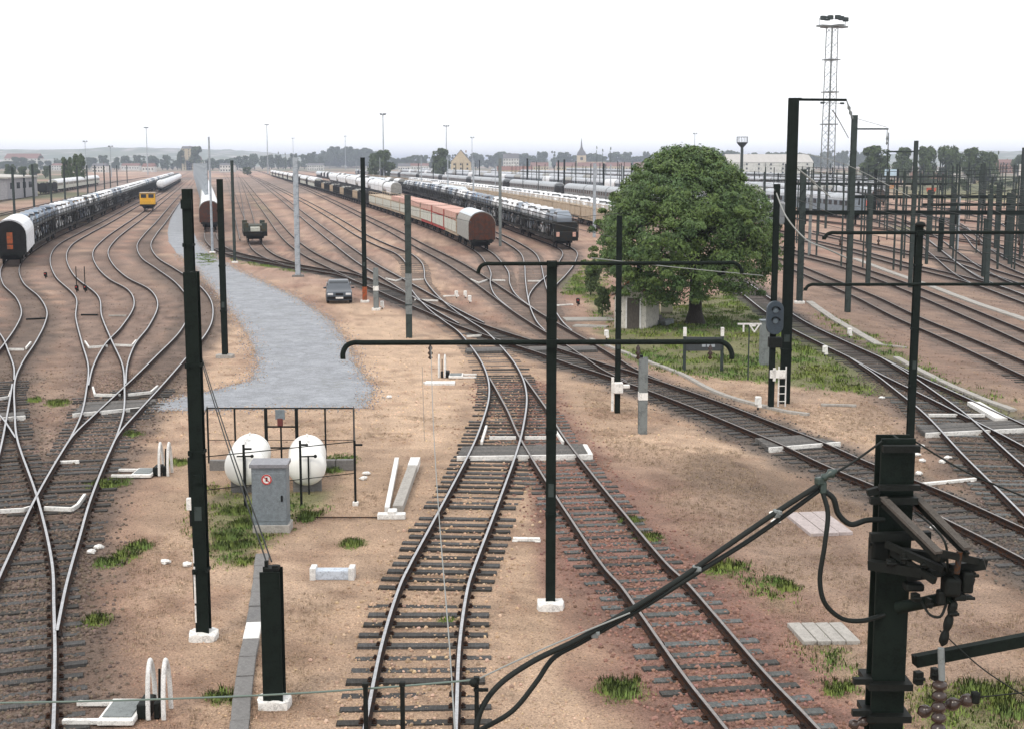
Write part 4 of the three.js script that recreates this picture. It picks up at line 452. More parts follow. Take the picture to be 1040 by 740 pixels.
const leafFar = new THREE.MeshStandardMaterial({ color: 0xffffff, vertexColors: true, roughness: 0.9, side: THREE.DoubleSide });
{ const p = gp(706, 329), t = thing('broadleaf_tree', 'large dense green tree beside the small hut in the grass', 'tree', p), k = pxm(p), top = heightAt(p, 150); console.log('tree', top, k);
  const b = new B(); const tr = []; for (let i = 0; i <= 8; i++) tr.push([lerp(0.42, 0.2, i / 8) + (i === 0 ? 0.22 : 0), i / 8 * top * 0.62]); b.lathe(tr, 0, 0, 0, 14); const limbs = []; for (let i = 0; i < 22; i++) { const a = i * 2.4, y0 = rr(2.2, 6), L = rr(2.4, 4.4), e = V(Math.cos(a) * L, y0 + rr(0.6, 2.6), Math.sin(a) * L); limbs.push(e); b.tube([V(0, y0, 0), V(Math.cos(a) * L * 0.5, y0 + rr(0.6, 1), Math.sin(a) * L * 0.5), e], 0.075, 6, 6); } b.build('trunk', barkM, t);
  // the crown: boughs that hang outwards, each a spray of leaf clumps
  const prof = (y) => { const f = y / top; return f < 0.3 ? lerp(3.7, 5.1, sstep(0.14, 0.3, f)) : f < 0.5 ? 5.1 : lerp(5.1, 0.8, Math.pow((f - 0.5) / 0.5, 1.75)); };
  const cl = []; for (let i = 0; cl.length < 820 && i < 5000; i++) { const f = Math.pow(rnd(), 0.85), a = rnd() * 6.283, y = lerp(Math.cos(a) < -0.2 ? 0.12 : 0.17, 0.985, f) * top, lop = 1 + 0.10 * Math.sin(a * 3 + 1) + 0.12 * (fbm(a * 1.3 + 9, y * 0.6) - 0.5) * 2, R = prof(y) * lop * Math.pow(rnd(), 0.24); if (vnoise(a * 2.2 + 40, y * 0.95 + 3) < 0.2 && R > prof(y) * 0.62) continue; const lean = y < top * 0.55 && Math.cos(a) < 0 ? 0.97 : 1; cl.push([V(Math.cos(a) * R * lean - 0.95 + 0.3 * f, y + (Math.cos(a) < -0.5 && y < top * .4 ? 0.5 : 0), Math.sin(a) * R), rr(0.34, 0.74), 1, rnd()]); }
  for (let i = 0; i < 16; i++) cl.push([V(rr(-0.9, 0.9) - 0.65, top * rr(0.93, 1.0), rr(-0.9, 0.9)), rr(0.2, 0.4), 1.1, rnd()]); for (let i = 0; i < 130; i++) { const a = rnd() * 6.283, y = top * rr(0.15, 0.93), R = prof(y) * rr(1.02, 1.14); cl.push([V(Math.cos(a) * R - 0.8, y + rr(-0.1, 0.3), Math.sin(a) * R), rr(0.14, 0.32), 1, rnd()]); }
  const per = 130, crown = leafGeo(cl.length * per, kk => { const c = cl[Math.floor(kk / per)], u = V(rr(-1, 1), rr(-1, 1), rr(-1, 1)); while (u.lengthSq() > 1) u.set(rr(-1, 1), rr(-1, 1), rr(-1, 1)); const d = c[0].clone().setY((c[0].y - top * 0.45) * 0.7).normalize(); return { p: c[0].clone().add(V(u.x * c[1] * 1.25, u.y * c[1] * 0.7 - 0.1 * u.x * u.x, u.z * c[1] * 1.25)), d: u.clone().normalize().multiplyScalar(0.6).add(d) }; }, 0.1, kk => { const c = cl[Math.floor(kk / per)], v = rr(0.75, 1.25), y = c[3]; return [lerp(0.055, 0.105, y) * v, lerp(0.115, 0.165, y) * v, 0.028 * v]; });
  mesh('crown', crown, leafM, t); }
// far trees: three shapes, cloned
const farProto = [0, 1, 2, 3].map(v => { const b = new B(); b.lathe([[0.05, 0], [0.03, 0.25], [0.015, 0.6]], 0, 0, 0, 7); const lobes = []; for (let i = 0; i < (v === 3 ? 9 : 16); i++) { const a = rnd() * 6.28, f = rnd(); lobes.push(v === 3 ? [V(Math.cos(a) * 0.1, lerp(0.15, 0.95, f), Math.sin(a) * 0.1), 0.12 * (1.2 - f)] : [V(Math.cos(a) * 0.3 * Math.sqrt(rnd()), lerp(0.25, 0.86, f), Math.sin(a) * 0.3 * Math.sqrt(rnd())), rr(0.12, 0.21) * (1.15 - 0.4 * f)]); } const n = 2600; return [b.geo(), leafGeo(n, k => { const l = lobes[k % lobes.length], u = V(rr(-1, 1), rr(-1, 1), rr(-1, 1)).normalize(); return { p: l[0].clone().addScaledVector(u, l[1] * Math.pow(rnd(), 0.25)), d: u }; }, 0.05, k => { const q = rr(0.8, 1.2); return [0.06 * q, 0.09 * q, 0.032 * q]; })]; });
let ftN = 0;
function farTree(label, px, by, ty, wpx, group, v) { const p = gp(px, by), h = heightAt(p, ty), w = wpx * pxm(p), t = thing('tree', label, 'tree', p, rnd() * 6, group), q = farProto[v ?? (ftN++ % 3)], a = mesh('trunk', q[0], barkM, t), c = mesh('crown', q[1], leafFar, t); a.scale.set(w * 0.9, h, w * 0.9); c.scale.set(w, h, w); return t; }
farTree('rounded dark tree, left of the pair beyond the left car train', 68, 192, 158, 19); farTree('rounded dark tree, right of the pair beyond the left car train', 82, 191, 154, 22); farTree('tree right of centre behind the floodlight mast', 387, 184, 150, 34); farTree('dark tree directly left of the cream house', 447, 182, 149, 28); farTree('dark tree behind the cream tower house', 197, 173, 147, 24); farTree('small dark tree behind the cream tower house at left', 184, 173, 150, 12);
farTree('big tree at the right behind the tall grey mast', 890, 190, 146, 46); farTree('big rounded tree right of the distant grey mast', 943, 186, 146, 34); farTree('big tree second right of the distant grey mast', 966, 186, 145, 34); farTree('big tree third right of the distant grey mast', 990, 187, 148, 36); farTree('broad tree behind the small white houses at right', 1006, 186, 152, 30); farTree('small tree at the far right edge', 1034, 180, 155, 18); farTree('slim poplar right of the big trees', 1013, 181, 153, 6, null, 3); farTree('tree left of the big right hand trees behind the tower', 915, 186, 148, 30); farTree('small tree beside the left vanishing tracks', 251, 178, 169, 12);
{ const far = []; for (let x = 470; x < 680; x += 6) far.push([x + rr(-3, 3), 171.2, 152.5 + rr(0, 6), rr(13, 21)]); for (let x = 690; x < 880; x += 6.5) far.push([x + rr(-3, 3), 171.7, 151 + rr(0, 6), rr(13, 20)]); for (let x = 0; x < 250; x += 6) far.push([x + rr(-3, 3), 172.5, 156 + rr(0, 8), rr(9, 16)]); for (let x = 255; x < 330; x += 5.5) far.push([x + rr(-2, 2), 172, 156 + rr(-3, 5), rr(10, 15)]); for (let x = 395; x < 472; x += 6) far.push([x, 172, 156 + rr(0, 5), rr(11, 16)]); far.forEach(a => farTree('hazy tree in the far belt of trees behind the yard', a[0], a[1], a[2], a[3], 'hazy trees on the skyline', rnd() < 0.14 ? 3 : undefined)); [[120, 160, 5], [146, 158, 5], [606, 148, 4], [612, 151, 4], [620, 149, 5], [283, 154, 4], [290, 155, 4], [170, 157, 6]].forEach(a => farTree('hazy slim poplar in the far belt of trees', a[0], 173, a[1], a[2], 'hazy poplars on the skyline', 3)); }
for (let k = 0; k < 34; k++) { const x = rr(905, 1060), y = 186 + rr(0, 17) * ((x - 880) / 170); farTree('low green bush on the slope behind the gantries', x, y, y - rr(5, 11), rr(8, 18), 'bushes on the right hand slope'); }
[[10, 183, 166, 18], [22, 184, 168, 16], [35, 182, 165, 14], [46, 181, 168, 12], [600, 300, 266, 26], [612, 322, 288, 20], [606, 285, 262, 18]].forEach((a, i) => farTree(i < 4 ? 'low dark tree near the left frame edge' : 'leafy shrub at the left foot of the big tree', a[0], a[1], a[2], a[3], i < 4 ? 'low trees at far left' : 'shrubs by the big tree'));
{ // wooded hill: a mass of crowns
  const g = farProto[0][1], n = 260, im = new THREE.InstancedMesh(g, leafFar, n), m = new THREE.Matrix4(); let k = 0; while (k < n) { const x = rr(318, 385), p = gp(x, 171 - rr(0, 1.2)); const e = Math.max(0, 1 - Math.pow((x - 350) / 36, 2)), s = rr(16, 30); m.compose(V(p.x, (heightAt(p, 160) - 4) * e * rnd() * 0.9, p.z - rr(0, 200)), new THREE.Quaternion().setFromAxisAngle(V(0, 1, 0), rnd() * 6), V(s * 1.2, s, s * 1.2)); im.setMatrixAt(k++, m); } im.name = 'wood'; im.castShadow = im.receiveShadow = true; tag(im, 'wooded hill behind the left centre of the yard', 'wood', null, 'stuff'); scene.add(im); }
{ const p = gp(640, 334), t = thing('hut', 'small whitewashed lineside hut with gable roof under the big tree', 'hut', p, -0.42), k = pxm(p), w = 1.9, d = 2.4, h = 1.9; const wl = mat(0.52, 0.50, 0.45, { map: T.patch, rep: 0.8 }); const s = new THREE.Shape([[-w / 2, 0], [w / 2, 0], [w / 2, h], [0, h + 0.8], [-w / 2, h]].map(a => new THREE.Vector2(...a))); mesh('wall', uvMetric(new THREE.ExtrudeGeometry(s, { depth: d, bevelEnabled: false }).translate(0, 0, -d)), wl, t); for (const q of [-1, 1]) new B().box(1.55, 0.07, d + 0.4, q * 0.6, h + 0.42, -d / 2, 0, 0, -q * 0.63).build('roof', mat(0.30, 0.26, 0.24, { map: T.rust, rep: 0.5 }), t); const dr = new B().rbox(0.72, 1.75, 0.05, 0.2, 0.9, 0.03, 0.01).build('door', mat(0.10, 0.085, 0.07, { map: T.streak }), t); new B().box(0.08, 1.8, 0.05, 0.62, 0.92, 0.04).box(0.08, 1.8, 0.05, -0.22, 0.92, 0.04).build('door_frame', MT.whiteClean, t); new B().box(0.05, 0.6, 0.5, -w / 2 - 0.01, 1.3, -d / 2).build('window', MT.glass, t); }
{ const p = gp(677, 318), t = thing('switch_cabinet', 'pale cabinet standing behind scrap under the big tree', 'cabinet', p); new B().rbox(0.75, 0.95, 0.5, 0, 0.55, 0, 0.03).build('body', mat(0.5, 0.46, 0.34, { map: T.patch }), t); new B().box(0.06, 0.2, 0.06, -0.3, 0.06, 0.1).box(0.06, 0.2, 0.06, 0.3, 0.06, 0.1).build('foot', MT.iron, t); new B().rbox(0.66, 0.8, 0.02, 0, 0.56, 0.26, 0.008).build('door', mat(0.46, 0.43, 0.33), t); }
{ const t = thing('scrap_heap', 'small heap of grey scrap metal beside the hut', 'scrap', gp(665, 330)); for (let k = 0; k < 9; k++) { const s = new B().rbox(rr(0.3, 0.8), rr(0.15, 0.45), rr(0.2, 0.5), 0, 0, 0, 0.03).build('piece', k % 2 ? MT.mastGrey : MT.concreteDark, t); s.position.set(rr(-0.9, 0.7), rr(0.1, 0.4), rr(-0.3, 0.4)); s.rotation.set(rr(-0.4, 0.4), rr(0, 3), rr(-0.4, 0.4)); } }

// ---------------------------------------------------------------- vehicles
function carShape(L, h, hood, boot) { const s = new THREE.Shape(), f = L / 2; s.moveTo(-f, 0.28); s.lineTo(-f + 0.04, 0.62); s.quadraticCurveTo(-f + 0.1, 0.74, -f + 0.3, 0.78); s.lineTo(-f + hood, 0.92); s.lineTo(-f + hood + 0.72, h - 0.05); s.quadraticCurveTo(-f + hood + 0.95, h, -f + hood + 1.15, h); s.lineTo(f - boot - 0.75, h - 0.01); s.quadraticCurveTo(f - boot - 0.5, h - 0.05, f - boot - 0.1, 0.98); s.lineTo(f - 0.12, 0.92); s.quadraticCurveTo(f, 0.85, f, 0.6); s.lineTo(f - 0.03, 0.28); s.lineTo(-f, 0.28); return s; }
function carBody(L, W, h, hood, boot) { const g = new THREE.ExtrudeGeometry(carShape(L, h, hood, boot), { depth: W - 0.16, bevelEnabled: true, bevelSize: 0.04, bevelThickness: 0.08, bevelSegments: 2, curveSegments: 5 }).translate(0, 0, -(W - 0.16) / 2); let q = g.index ? g.toNonIndexed() : g; const p = q.attributes.position; for (let i = 0; i < p.count; i++) { const y = p.getY(i); if (y > 0.9) p.setZ(i, p.getZ(i) * (1 - 0.3 * (y - 0.9) / (h - 0.9) * 0.75)); } q = toCreasedNormals(q, 0.7); return uvMetric(q); }
{ // the parked car
  const t = thing('car', 'dark grey saloon car parked facing the viewer beside the road', 'car', gp(344, 305.5), 1.72), L = 4.3, W = 1.7, paint = mat(0.045, 0.055, 0.068, { roughness: 0.28, metalness: 0.35 }), body = mesh('body', carBody(L, W, 1.42, 1.15, 0.75), paint, t), f = -L / 2;
  const gl = (name, b) => b.build(name, MT.glass, t); gl('windscreen', new B().box(0.03, 0.62, 1.26, f + 1.5, 1.16, 0, 0, 0, -0.95)); gl('rear_window', new B().box(0.03, 0.56, 1.2, L / 2 - 1.1, 1.18, 0, 0, 0, 0.98)); for (const s of [-1, 1]) { gl('side_window', new B().box(1.5, 0.3, 0.02, 0.1, 1.12, s * 0.775, s * 0.33, 0, 0)); new B().rbox(0.14, 0.12, 0.2, f + 1.4, 0.98, s * 0.95, 0.03).build('mirror', paint, t); const hl = new B().rbox(0.08, 0.15, 0.36, f + 0.01, 0.66, s * 0.6, 0.03).build('headlight', mat(0.6, 0.62, 0.64, { roughness: 0.15 }), t); for (const x of [f + 0.82, L / 2 - 0.85]) { const w = mesh('wheel', uvMetric(new THREE.CylinderGeometry(0.31, 0.31, 0.2, 20).rotateX(Math.PI / 2)), MT.tyre, t); w.position.set(x, 0.31, s * 0.76); const r = mesh('rim', uvMetric(new THREE.CylinderGeometry(0.19, 0.19, 0.21, 14).rotateX(Math.PI / 2)), MT.mastGrey, w); r.position.z = s * 0.01; } }
  new B().rbox(0.16, 0.2, W - 0.05, f - 0.03, 0.4, 0, 0.05).build('bumper', MT.dark, t); new B().box(0.03, 0.13, 0.5, f - 0.02, 0.66, 0).build('grille', MT.dark, t); new B().box(0.012, 0.12, 0.5, f - 0.12, 0.42, 0).build('number_plate', MT.whiteClean, t); }
// car load on the wagons
const loadGeo = carBody(3.9, 1.62, 1.42, 0.95, 0.4), loadGlass = new B().box(2.0, 0.3, 1.5, 0.2, 1.12, 0).geo();
const carPaint = [[0.55, 0.57, 0.6], [0.62, 0.63, 0.65], [0.10, 0.13, 0.18], [0.03, 0.035, 0.04], [0.2, 0.23, 0.27], [0.72, 0.73, 0.74], [0.14, 0.2, 0.28]].map(c => mat(...c, { roughness: 0.3, metalness: 0.3 }));
function loadCar(p, turn, label, group, paint) { const t = thing('loaded_car', label, 'car', p, turn, group); mesh('body', loadGeo, paint || carPaint[Math.floor(rnd() * carPaint.length)], t); mesh('window_band', loadGlass, MT.glass, t); return t; }
// wagons run along +x, origin on the rail heads, front end at +x
const WY = 0.2;
function running(t, L, m = MT.iron) { for (const s of [-1, 1]) { const b = new B(); for (const o of (L > 12 ? [-0.9, 0.9] : [0])) { for (const z of [-0.75, 0.75]) b.add(new THREE.CylinderGeometry(0.46, 0.46, 0.13, 16).rotateX(Math.PI / 2).translate(s * (L / 2 - 2.6) + o, 0.46, z)); b.bar(V(s * (L / 2 - 2.6) + o, 0.46, -0.8), V(s * (L / 2 - 2.6) + o, 0.46, 0.8), 0.08, 7); } b.box(L > 12 ? 2.6 : 1.3, 0.34, 2.0, s * (L / 2 - 2.6), 0.66, 0); b.build('bogie', m, t); for (const z of [-0.85, 0.85]) new B().bar(V(s * (L / 2), 1.02, z), V(s * (L / 2 + 0.45), 1.02, z), 0.1, 8).bar(V(s * (L / 2 + 0.45), 1.02, z), V(s * (L / 2 + 0.52), 1.02, z), 0.24, 12).build('buffer', m, t); } }
const WM = { frameDark: mat(0.016, 0.023, 0.024, { roughness: 0.65, specularIntensity: 0.4, map: T.rust, rep: 0.4 }), brown: mat(0.085, 0.043, 0.03, { map: T.rust, rep: 0.5 }), redFrame: mat(0.42, 0.06, 0.05, { map: T.patch, rep: 0.4 }), pinkRoof: mat(0.55, 0.33, 0.27, { map: T.patch, rep: 0.4 }), beige: mat(0.46, 0.37, 0.27, { map: T.patch, rep: 0.4 }), pale: mat(0.52, 0.53, 0.47, { map: T.patch, rep: 0.4 }), white: mat(0.74, 0.76, 0.79, { roughness: 0.5, map: T.patch, rep: 0.3 }), silver: mat(0.56, 0.62, 0.67, { roughness: 0.45, map: T.patch, rep: 0.35 }), greyTarp: mat(0.30, 0.30, 0.28, { map: T.patch, rep: 0.4 }), green: mat(0.05, 0.08, 0.07, { map: T.rust, rep: 0.4 }), yellow: mat(0.78, 0.42, 0.015, { roughness: 0.5, map: T.grain, rep: 0.4 }), coachGrey: mat(0.2, 0.22, 0.23, { roughness: 0.5, map: T.grain }) };
function carrier(L, fm, panelM) { const t = new THREE.Group(); running(t, L); new B().box(L, 0.32, 2.7, 0, 1.0, 0).build('lower_deck', fm, t); new B().box(L, 0.14, 2.8, 0, 2.72, 0).build('upper_deck', fm, t); for (const z of [-1.4, 1.4]) { const b = new B(), n = Math.round(L / 3.2); for (let i = 0; i <= n; i++) { const x = -L / 2 + L * i / n; b.box(0.16, 1.65, 0.1, clamp(x, -L / 2 + 0.1, L / 2 - 0.1), 1.95, z); if (i < n) b.bar(V(x, i % 2 ? 1.2 : 2.6, z), V(x + L / n, i % 2 ? 2.6 : 1.2, z), 0.05, 5); } b.box(L, 0.1, 0.07, 0, 3.4, z); for (let i = 0; i <= n; i++) b.box(0.06, 0.66, 0.06, -L / 2 + 0.05 + (L - 0.1) * i / n, 3.08, z); b.build('side_frame', fm, t); if (panelM) { const m = Math.round(L / 4.2); for (let i = 0; i < m; i++) new B().box(L / m - 0.35, 1.3, 0.05, -L / 2 + L * (i + 0.5) / m, 1.9, z + Math.sign(z) * 0.06).build('side_panel', panelM, t); } } new B().box(0.1, 1.6, 2.6, L / 2 - 0.06, 1.95, 0).build('end_frame', fm, t); return t; }
function archWagon(L, side, roof, end) { const t = new THREE.Group(); running(t, L); new B().box(L, 0.25, 2.5, 0, 1.05, 0).build('underframe', MT.iron, t); const prof = []; for (let i = 0; i <= 14; i++) { const a = i / 14 * Math.PI; prof.push([Math.cos(a) * 1.46, 2.75 + Math.sin(a) * 1.35]); } const s = new THREE.Shape([[-1.46, 1.15], [1.46, 1.15], ...prof].map(a => new THREE.Vector2(...a))); const g = new THREE.ExtrudeGeometry(s, { depth: L - 0.16, bevelEnabled: false }).rotateY(Math.PI / 2).translate(-L / 2 + 0.08, 0, 0); mesh('body', uvMetric(g), side, t);
  const rp = [...prof.map(a => [a[0] * 1.015, 2.75 + (a[1] - 2.75) * 1.02]), ...prof.slice().reverse()]; const up = rp.filter((a, i) => { const k = i < 15 ? i : 29 - i; return k >= 3 && k <= 11; }); mesh('roof', uvMetric(new THREE.ExtrudeGeometry(new THREE.Shape(up.map(a => new THREE.Vector2(a[0] * 1.01, a[1] + 0.02))), { depth: L, bevelEnabled: false }).rotateY(Math.PI / 2).translate(-L / 2, 0, 0)), roof, t);
  for (const q of [-1, 1]) { const es = new THREE.Shape([[-1.4, 1.15], [1.4, 1.15], ...prof.map(a => [a[0] * 0.97, 2.72 + (a[1] - 2.75) * 0.95])].map(a => new THREE.Vector2(...a))); mesh('end_wall', uvMetric(new THREE.ExtrudeGeometry(es, { depth: 0.05, bevelEnabled: false }).rotateY(Math.PI / 2).translate(q > 0 ? L / 2 - 0.04 : -L / 2 - 0.01, 0, 0)), end, t); const b = new B(); for (const z of [-0.9, -0.3, 0.3, 0.9]) b.box(0.09, 2.3, 0.1, q * (L / 2 + 0.05), 2.3, z); b.box(0.08, 0.1, 2.6, q * (L / 2 + 0.05), 1.9, 0); b.build('end_rib', end, t); } return t; }
function hoodWagon(L) { const t = new THREE.Group(); running(t, L); new B().box(L, 0.3, 2.6, 0, 1.05, 0).build('underframe', MT.iron, t); for (let k = 0; k < 3; k++) { const w = L / 3 - 0.1, x = -L / 2 + L * (k + 0.5) / 3, g = new THREE.CylinderGeometry(1.45, 1.45, w, 20, 1, false, 0, Math.PI).rotateZ(Math.PI / 2); const c = new THREE.CapsuleGeometry(1.42, w - 1.4, 5, 18).rotateZ(Math.PI / 2).scale(1, 1.05, 1).translate(x, 2.35, 0); mesh('hood', uvMetric(c), WM.silver, t); } return t; }
function tankWagon(L, m) { const t = new THREE.Group(); running(t, L); new B().box(L, 0.26, 2.2, 0, 1.02, 0).build('underframe', MT.iron, t); const r = 1.38, P = [[0.01, -L / 2 + 0.3], [0.7, -L / 2 + 0.38], [1.15, -L / 2 + 0.6], [r, -L / 2 + 1], [r, L / 2 - 1], [1.15, L / 2 - 0.6], [0.7, L / 2 - 0.38], [0.01, L / 2 - 0.3]]; mesh('barrel', uvMetric(new THREE.LatheGeometry(P.map(a => new THREE.Vector2(...a)), 20).rotateZ(Math.PI / 2).translate(0, 2.55, 0)), m, t); new B().lathe([[0.35, 0], [0.35, 0.4], [0.02, 0.45]], 0, 3.85, 0).box(L * 0.7, 0.06, 0.6, 0, 3.98, 0).build('dome', MT.mastGrey, t); return t; }
function openWagon(L, m, load) { const t = new THREE.Group(); running(t, L); new B().box(L, 0.3, 2.6, 0, 1.05, 0).build('underframe', MT.iron, t); for (const z of [-1.38, 1.38]) { const b = new B(); b.box(L, 1.7, 0.1, 0, 2.05, z); for (let i = 0; i < 8; i++) b.box(0.14, 1.7, 0.1, -L / 2 + 0.1 + (L - 0.2) * i / 7, 2.05, z + Math.sign(z) * 0.1); b.build('side', m, t); } for (const q of [-1, 1]) new B().box(0.1, 1.7, 2.7, q * (L / 2 - 0.06), 2.05, 0).build('end', m, t); if (load) { const g = new THREE.BoxGeometry(L - 0.3, 0.9, 2.6, 10, 1, 4), p = g.attributes.position; for (let i = 0; i < p.count; i++) if (p.getY(i) > 0) p.setY(i, p.getY(i) + rr(-0.35, 0.5)); g.computeVertexNormals(); const l = mesh('load', uvMetric(g), load, t); l.position.y = 2.4; } return t; }
function coach(L, side, roof) { const t = new THREE.Group(); running(t, L); const s = new THREE.Shape(); s.moveTo(-1.42, 0.95); s.lineTo(1.42, 0.95); s.lineTo(1.45, 3.0); s.quadraticCurveTo(1.35, 3.9, 0, 4.05); s.quadraticCurveTo(-1.35, 3.9, -1.45, 3.0); mesh('body', uvMetric(new THREE.ExtrudeGeometry(s, { depth: L, bevelEnabled: false, curveSegments: 8 }).rotateY(Math.PI / 2).translate(-L / 2, 0, 0)), side, t); const r = new THREE.Shape(); r.moveTo(1.49, 2.95); r.quadraticCurveTo(1.4, 3.98, 0, 4.12); r.quadraticCurveTo(-1.4, 3.98, -1.49, 2.95); r.quadraticCurveTo(-1.2, 3.7, 0, 3.8); r.quadraticCurveTo(1.2, 3.7, 1.49, 2.95); mesh('roof', uvMetric(new THREE.ExtrudeGeometry(r, { depth: L + 0.1, bevelEnabled: false, curveSegments: 8 }).rotateY(Math.PI / 2).translate(-L / 2 - 0.05, 0, 0)), roof, t); for (const z of [-1.47, 1.47]) { const n = Math.round(L / 2.6); for (let i = 0; i < n; i++) new B().box(1.5, 0.75, 0.04, -L / 2 + L * (i + 0.5) / n, 2.45, z).build('window', MT.glass, t); } return t; }
const protos = {};
function placeOn(id, u, L, name, proto, label, category, group) { // u: metres from the near end of the track to the front of the vehicle
  const t = TR[id], f = (t.len - u) / t.len, b = (t.len - u - L) / t.len; if (b < 0) return null; const p = t.curve.getPointAt(f), q = t.curve.getPointAt(b), m = p.clone().add(q).multiplyScalar(0.5); m.y = t.rise + 0.15 + 0.012;
  const o = protos[proto].clone(); o.name = numbered(name); o.position.copy(m); o.rotation.y = Math.atan2(-(p.z - q.z), p.x - q.x); o.userData = { label, category }; if (group) o.userData.group = group; scene.add(o); return o; }
function uOf(id, px, py) { const t = TR[id], p = gp(px, py); let b = 1e9, r = 0; for (let k = 0; k <= 2000; k++) { const q = t.curve.getPointAt(k / 2000), d = q.distanceTo(p); if (d < b) { b = d; r = t.len - k / 2000 * t.len; } } return r; }
protos.carrierDark = carrier(26, WM.frameDark); protos.carrierRed = carrier(13, WM.redFrame, WM.pale); protos.carrierBeige = carrier(26, WM.beige, WM.beige); protos.carrierPale = carrier(13, WM.beige, WM.pale);
protos.archBrown = archWagon(14, WM.greyTarp, WM.white, WM.brown); WM.darkEnd = mat(0.014, 0.014, 0.014, { specularIntensity: 0.4, map: T.patch, rep: 0.5 }); protos.archDark = archWagon(14, WM.white, WM.white, WM.darkEnd); protos.archTarp = archWagon(13, WM.greyTarp, WM.silver, WM.brown); protos.archWhite = archWagon(14, WM.white, WM.white, WM.greyTarp);
protos.hood = hoodWagon(12); protos.tankWhite = tankWagon(12, WM.white); protos.openBeige = openWagon(12, WM.beige, WM.greyTarp); protos.openDark = openWagon(12, WM.frameDark, MT.dark); protos.coach = coach(24, WM.coachGrey, mat(0.40, 0.43, 0.46, { map: T.patch, rep: 0.3 })); WM.roofGrey = mat(0.43, 0.46, 0.5, { roughness: 0.6, map: T.patch, rep: 0.3 }); WM.sideBlue = mat(0.2, 0.24, 0.28, { map: T.patch, rep: 0.3 }); WM.sideDark = mat(0.10, 0.11, 0.12, { map: T.rust, rep: 0.3 }); protos.coachWhite = coach(24, WM.sideBlue, WM.roofGrey); protos.coachDull = coach(24, WM.sideDark, WM.roofGrey); protos.vanDark = coach(14, WM.sideDark, WM.greyTarp); protos.van = coach(14, WM.pale, WM.white);
{ const t = new THREE.Group(); running(t, 9); const g = new B().box(9, 0.5, 2.7, 0, 1.1, 0).build('underframe', WM.frameDark, t); for (const x of [-4, 4]) for (const z of [-1.05, 1.05]) new B().rbox(0.8, 1.0, 0.6, x, 1.85, z, 0.05).build('bolster', WM.green, t); new B().rbox(1.4, 0.5, 1.1, 3.4, 1.6, 0, 0.05).build('crate', WM.pale, t); new B().rbox(5, 0.6, 2.2, -1, 1.65, 0, 0.08).build('load', WM.green, t); protos.flat = t; }
function train(id, u0, list, max) { let u = u0, k = 0; while (u < max && k < 400) { const w = list(k, u); if (!w) break; const [proto, L, name, label, cat, group, extra] = w; const o = placeOn(id, u, L, name, proto, label, cat, group); if (!o) break; if (extra) extra(o, k, u); u += L + 1.1; k++; } }
const dd = new THREE.Vector3();
function carsOn(o, L, decks, label, group, paint) { const n = Math.floor(L / 4.35); for (const y of decks) for (let i = 0; i < n; i++) { dd.set((i - (n - 1) / 2) * (L / n), y, 0).applyAxisAngle(V(0, 1, 0), o.rotation.y).add(o.position); loadCar(dd.clone(), o.rotation.y + Math.PI * (rnd() < 0.5 ? 1 : 0), label, group, paint); } }
// left train
train('A', uOf('A', 12, 272), (k, u) => k === 0 ? ['archDark', 14, 'covered_wagon', 'white roofed covered wagon at the near end of the long left train', 'wagon', null, o => { new B().box(0.06, 1.5, 0.7, 7.05, 2.2, 0).build('orange_panel', MT.orange, o); }] : ['carrierDark', 26, 'car_carrier_wagon', 'dark double deck car carrier wagon in the long left train', 'wagon', 'wagons of the long left train', (o, kk, uu) => { if (kk < 24) carsOn(o, 26, kk < 8 ? [2.84 - 0.28, 0.9] : [2.84 - 0.28], 'new car loaded on the long left carrier train', 'cars loaded on the left train', kk > 3 && rnd() < 0.6 ? carPaint[5] : undefined); }], 800);
// yellow shunter
{ const t = thing('shunting_locomotive', 'yellow shunting locomotive standing alone on the left tracks', 'locomotive'), Y = WM.yellow; running(t, 10); new B().box(10, 0.35, 2.8, 0, 1.1, 0).build('frame', MT.iron, t); new B().rbox(6, 1.7, 2.0, -1.9, 2.1, 0, 0.15).build('bonnet', Y, t); const c = new B().rbox(3, 2.2, 2.9, 3, 2.3, 0, 0.12).build('cab', Y, t); new B().rbox(3.3, 0.2, 3, 3, 3.45, 0, 0.08).build('roof', WM.beige, t); for (const z of [-0.7, 0.7]) new B().box(0.05, 0.7, 1.0, 4.5, 2.85, z).build('window', MT.glass, t); new B().rbox(0.3, 0.8, 2.8, 4.8, 1.55, 0, 0.05).build('front_step', Y, t); for (const z of [-1.47, 1.47]) new B().box(1.4, 0.7, 0.05, 3, 2.85, z).build('side_window', MT.glass, t); for (const z of [-0.9, 0.9]) new B().bar(V(4.5, 1.75, z), V(4.58, 1.75, z), 0.14, 12).build('headlight', MT.whiteClean, t);
  const T2 = TR.B2, u = uOf('B2', 151, 215.5), p = T2.curve.getPointAt(1 - (u + 5) / T2.len), g = T2.curve.getTangentAt(1 - (u + 5) / T2.len); t.position.set(p.x, T2.rise + 0.16, p.z); t.rotation.y = Math.atan2(-g.z, g.x); }
train('B1', uOf('B1', 163, 196), (k) => ['tankWhite', 12, 'tank_wagon', 'white tank wagon in the row behind the yellow locomotive', 'wagon', 'tank wagons behind the yellow locomotive'], uOf('B1', 163, 196) + 260);
train('W', 3, k => ['archBrown', 14, 'covered_wagon', k ? 'white roofed covered wagon in the row behind the rust fronted one' : 'rust fronted covered wagon beside the row of pale masts', 'wagon', k ? 'covered wagons beside the pale masts' : undefined], 330);
{ const o = placeOn('HH', uOf('HH', 260, 249), 9, 'flat_wagon', 'flat', 'dark low flat wagon parked alone on the overgrown track', 'wagon'); }
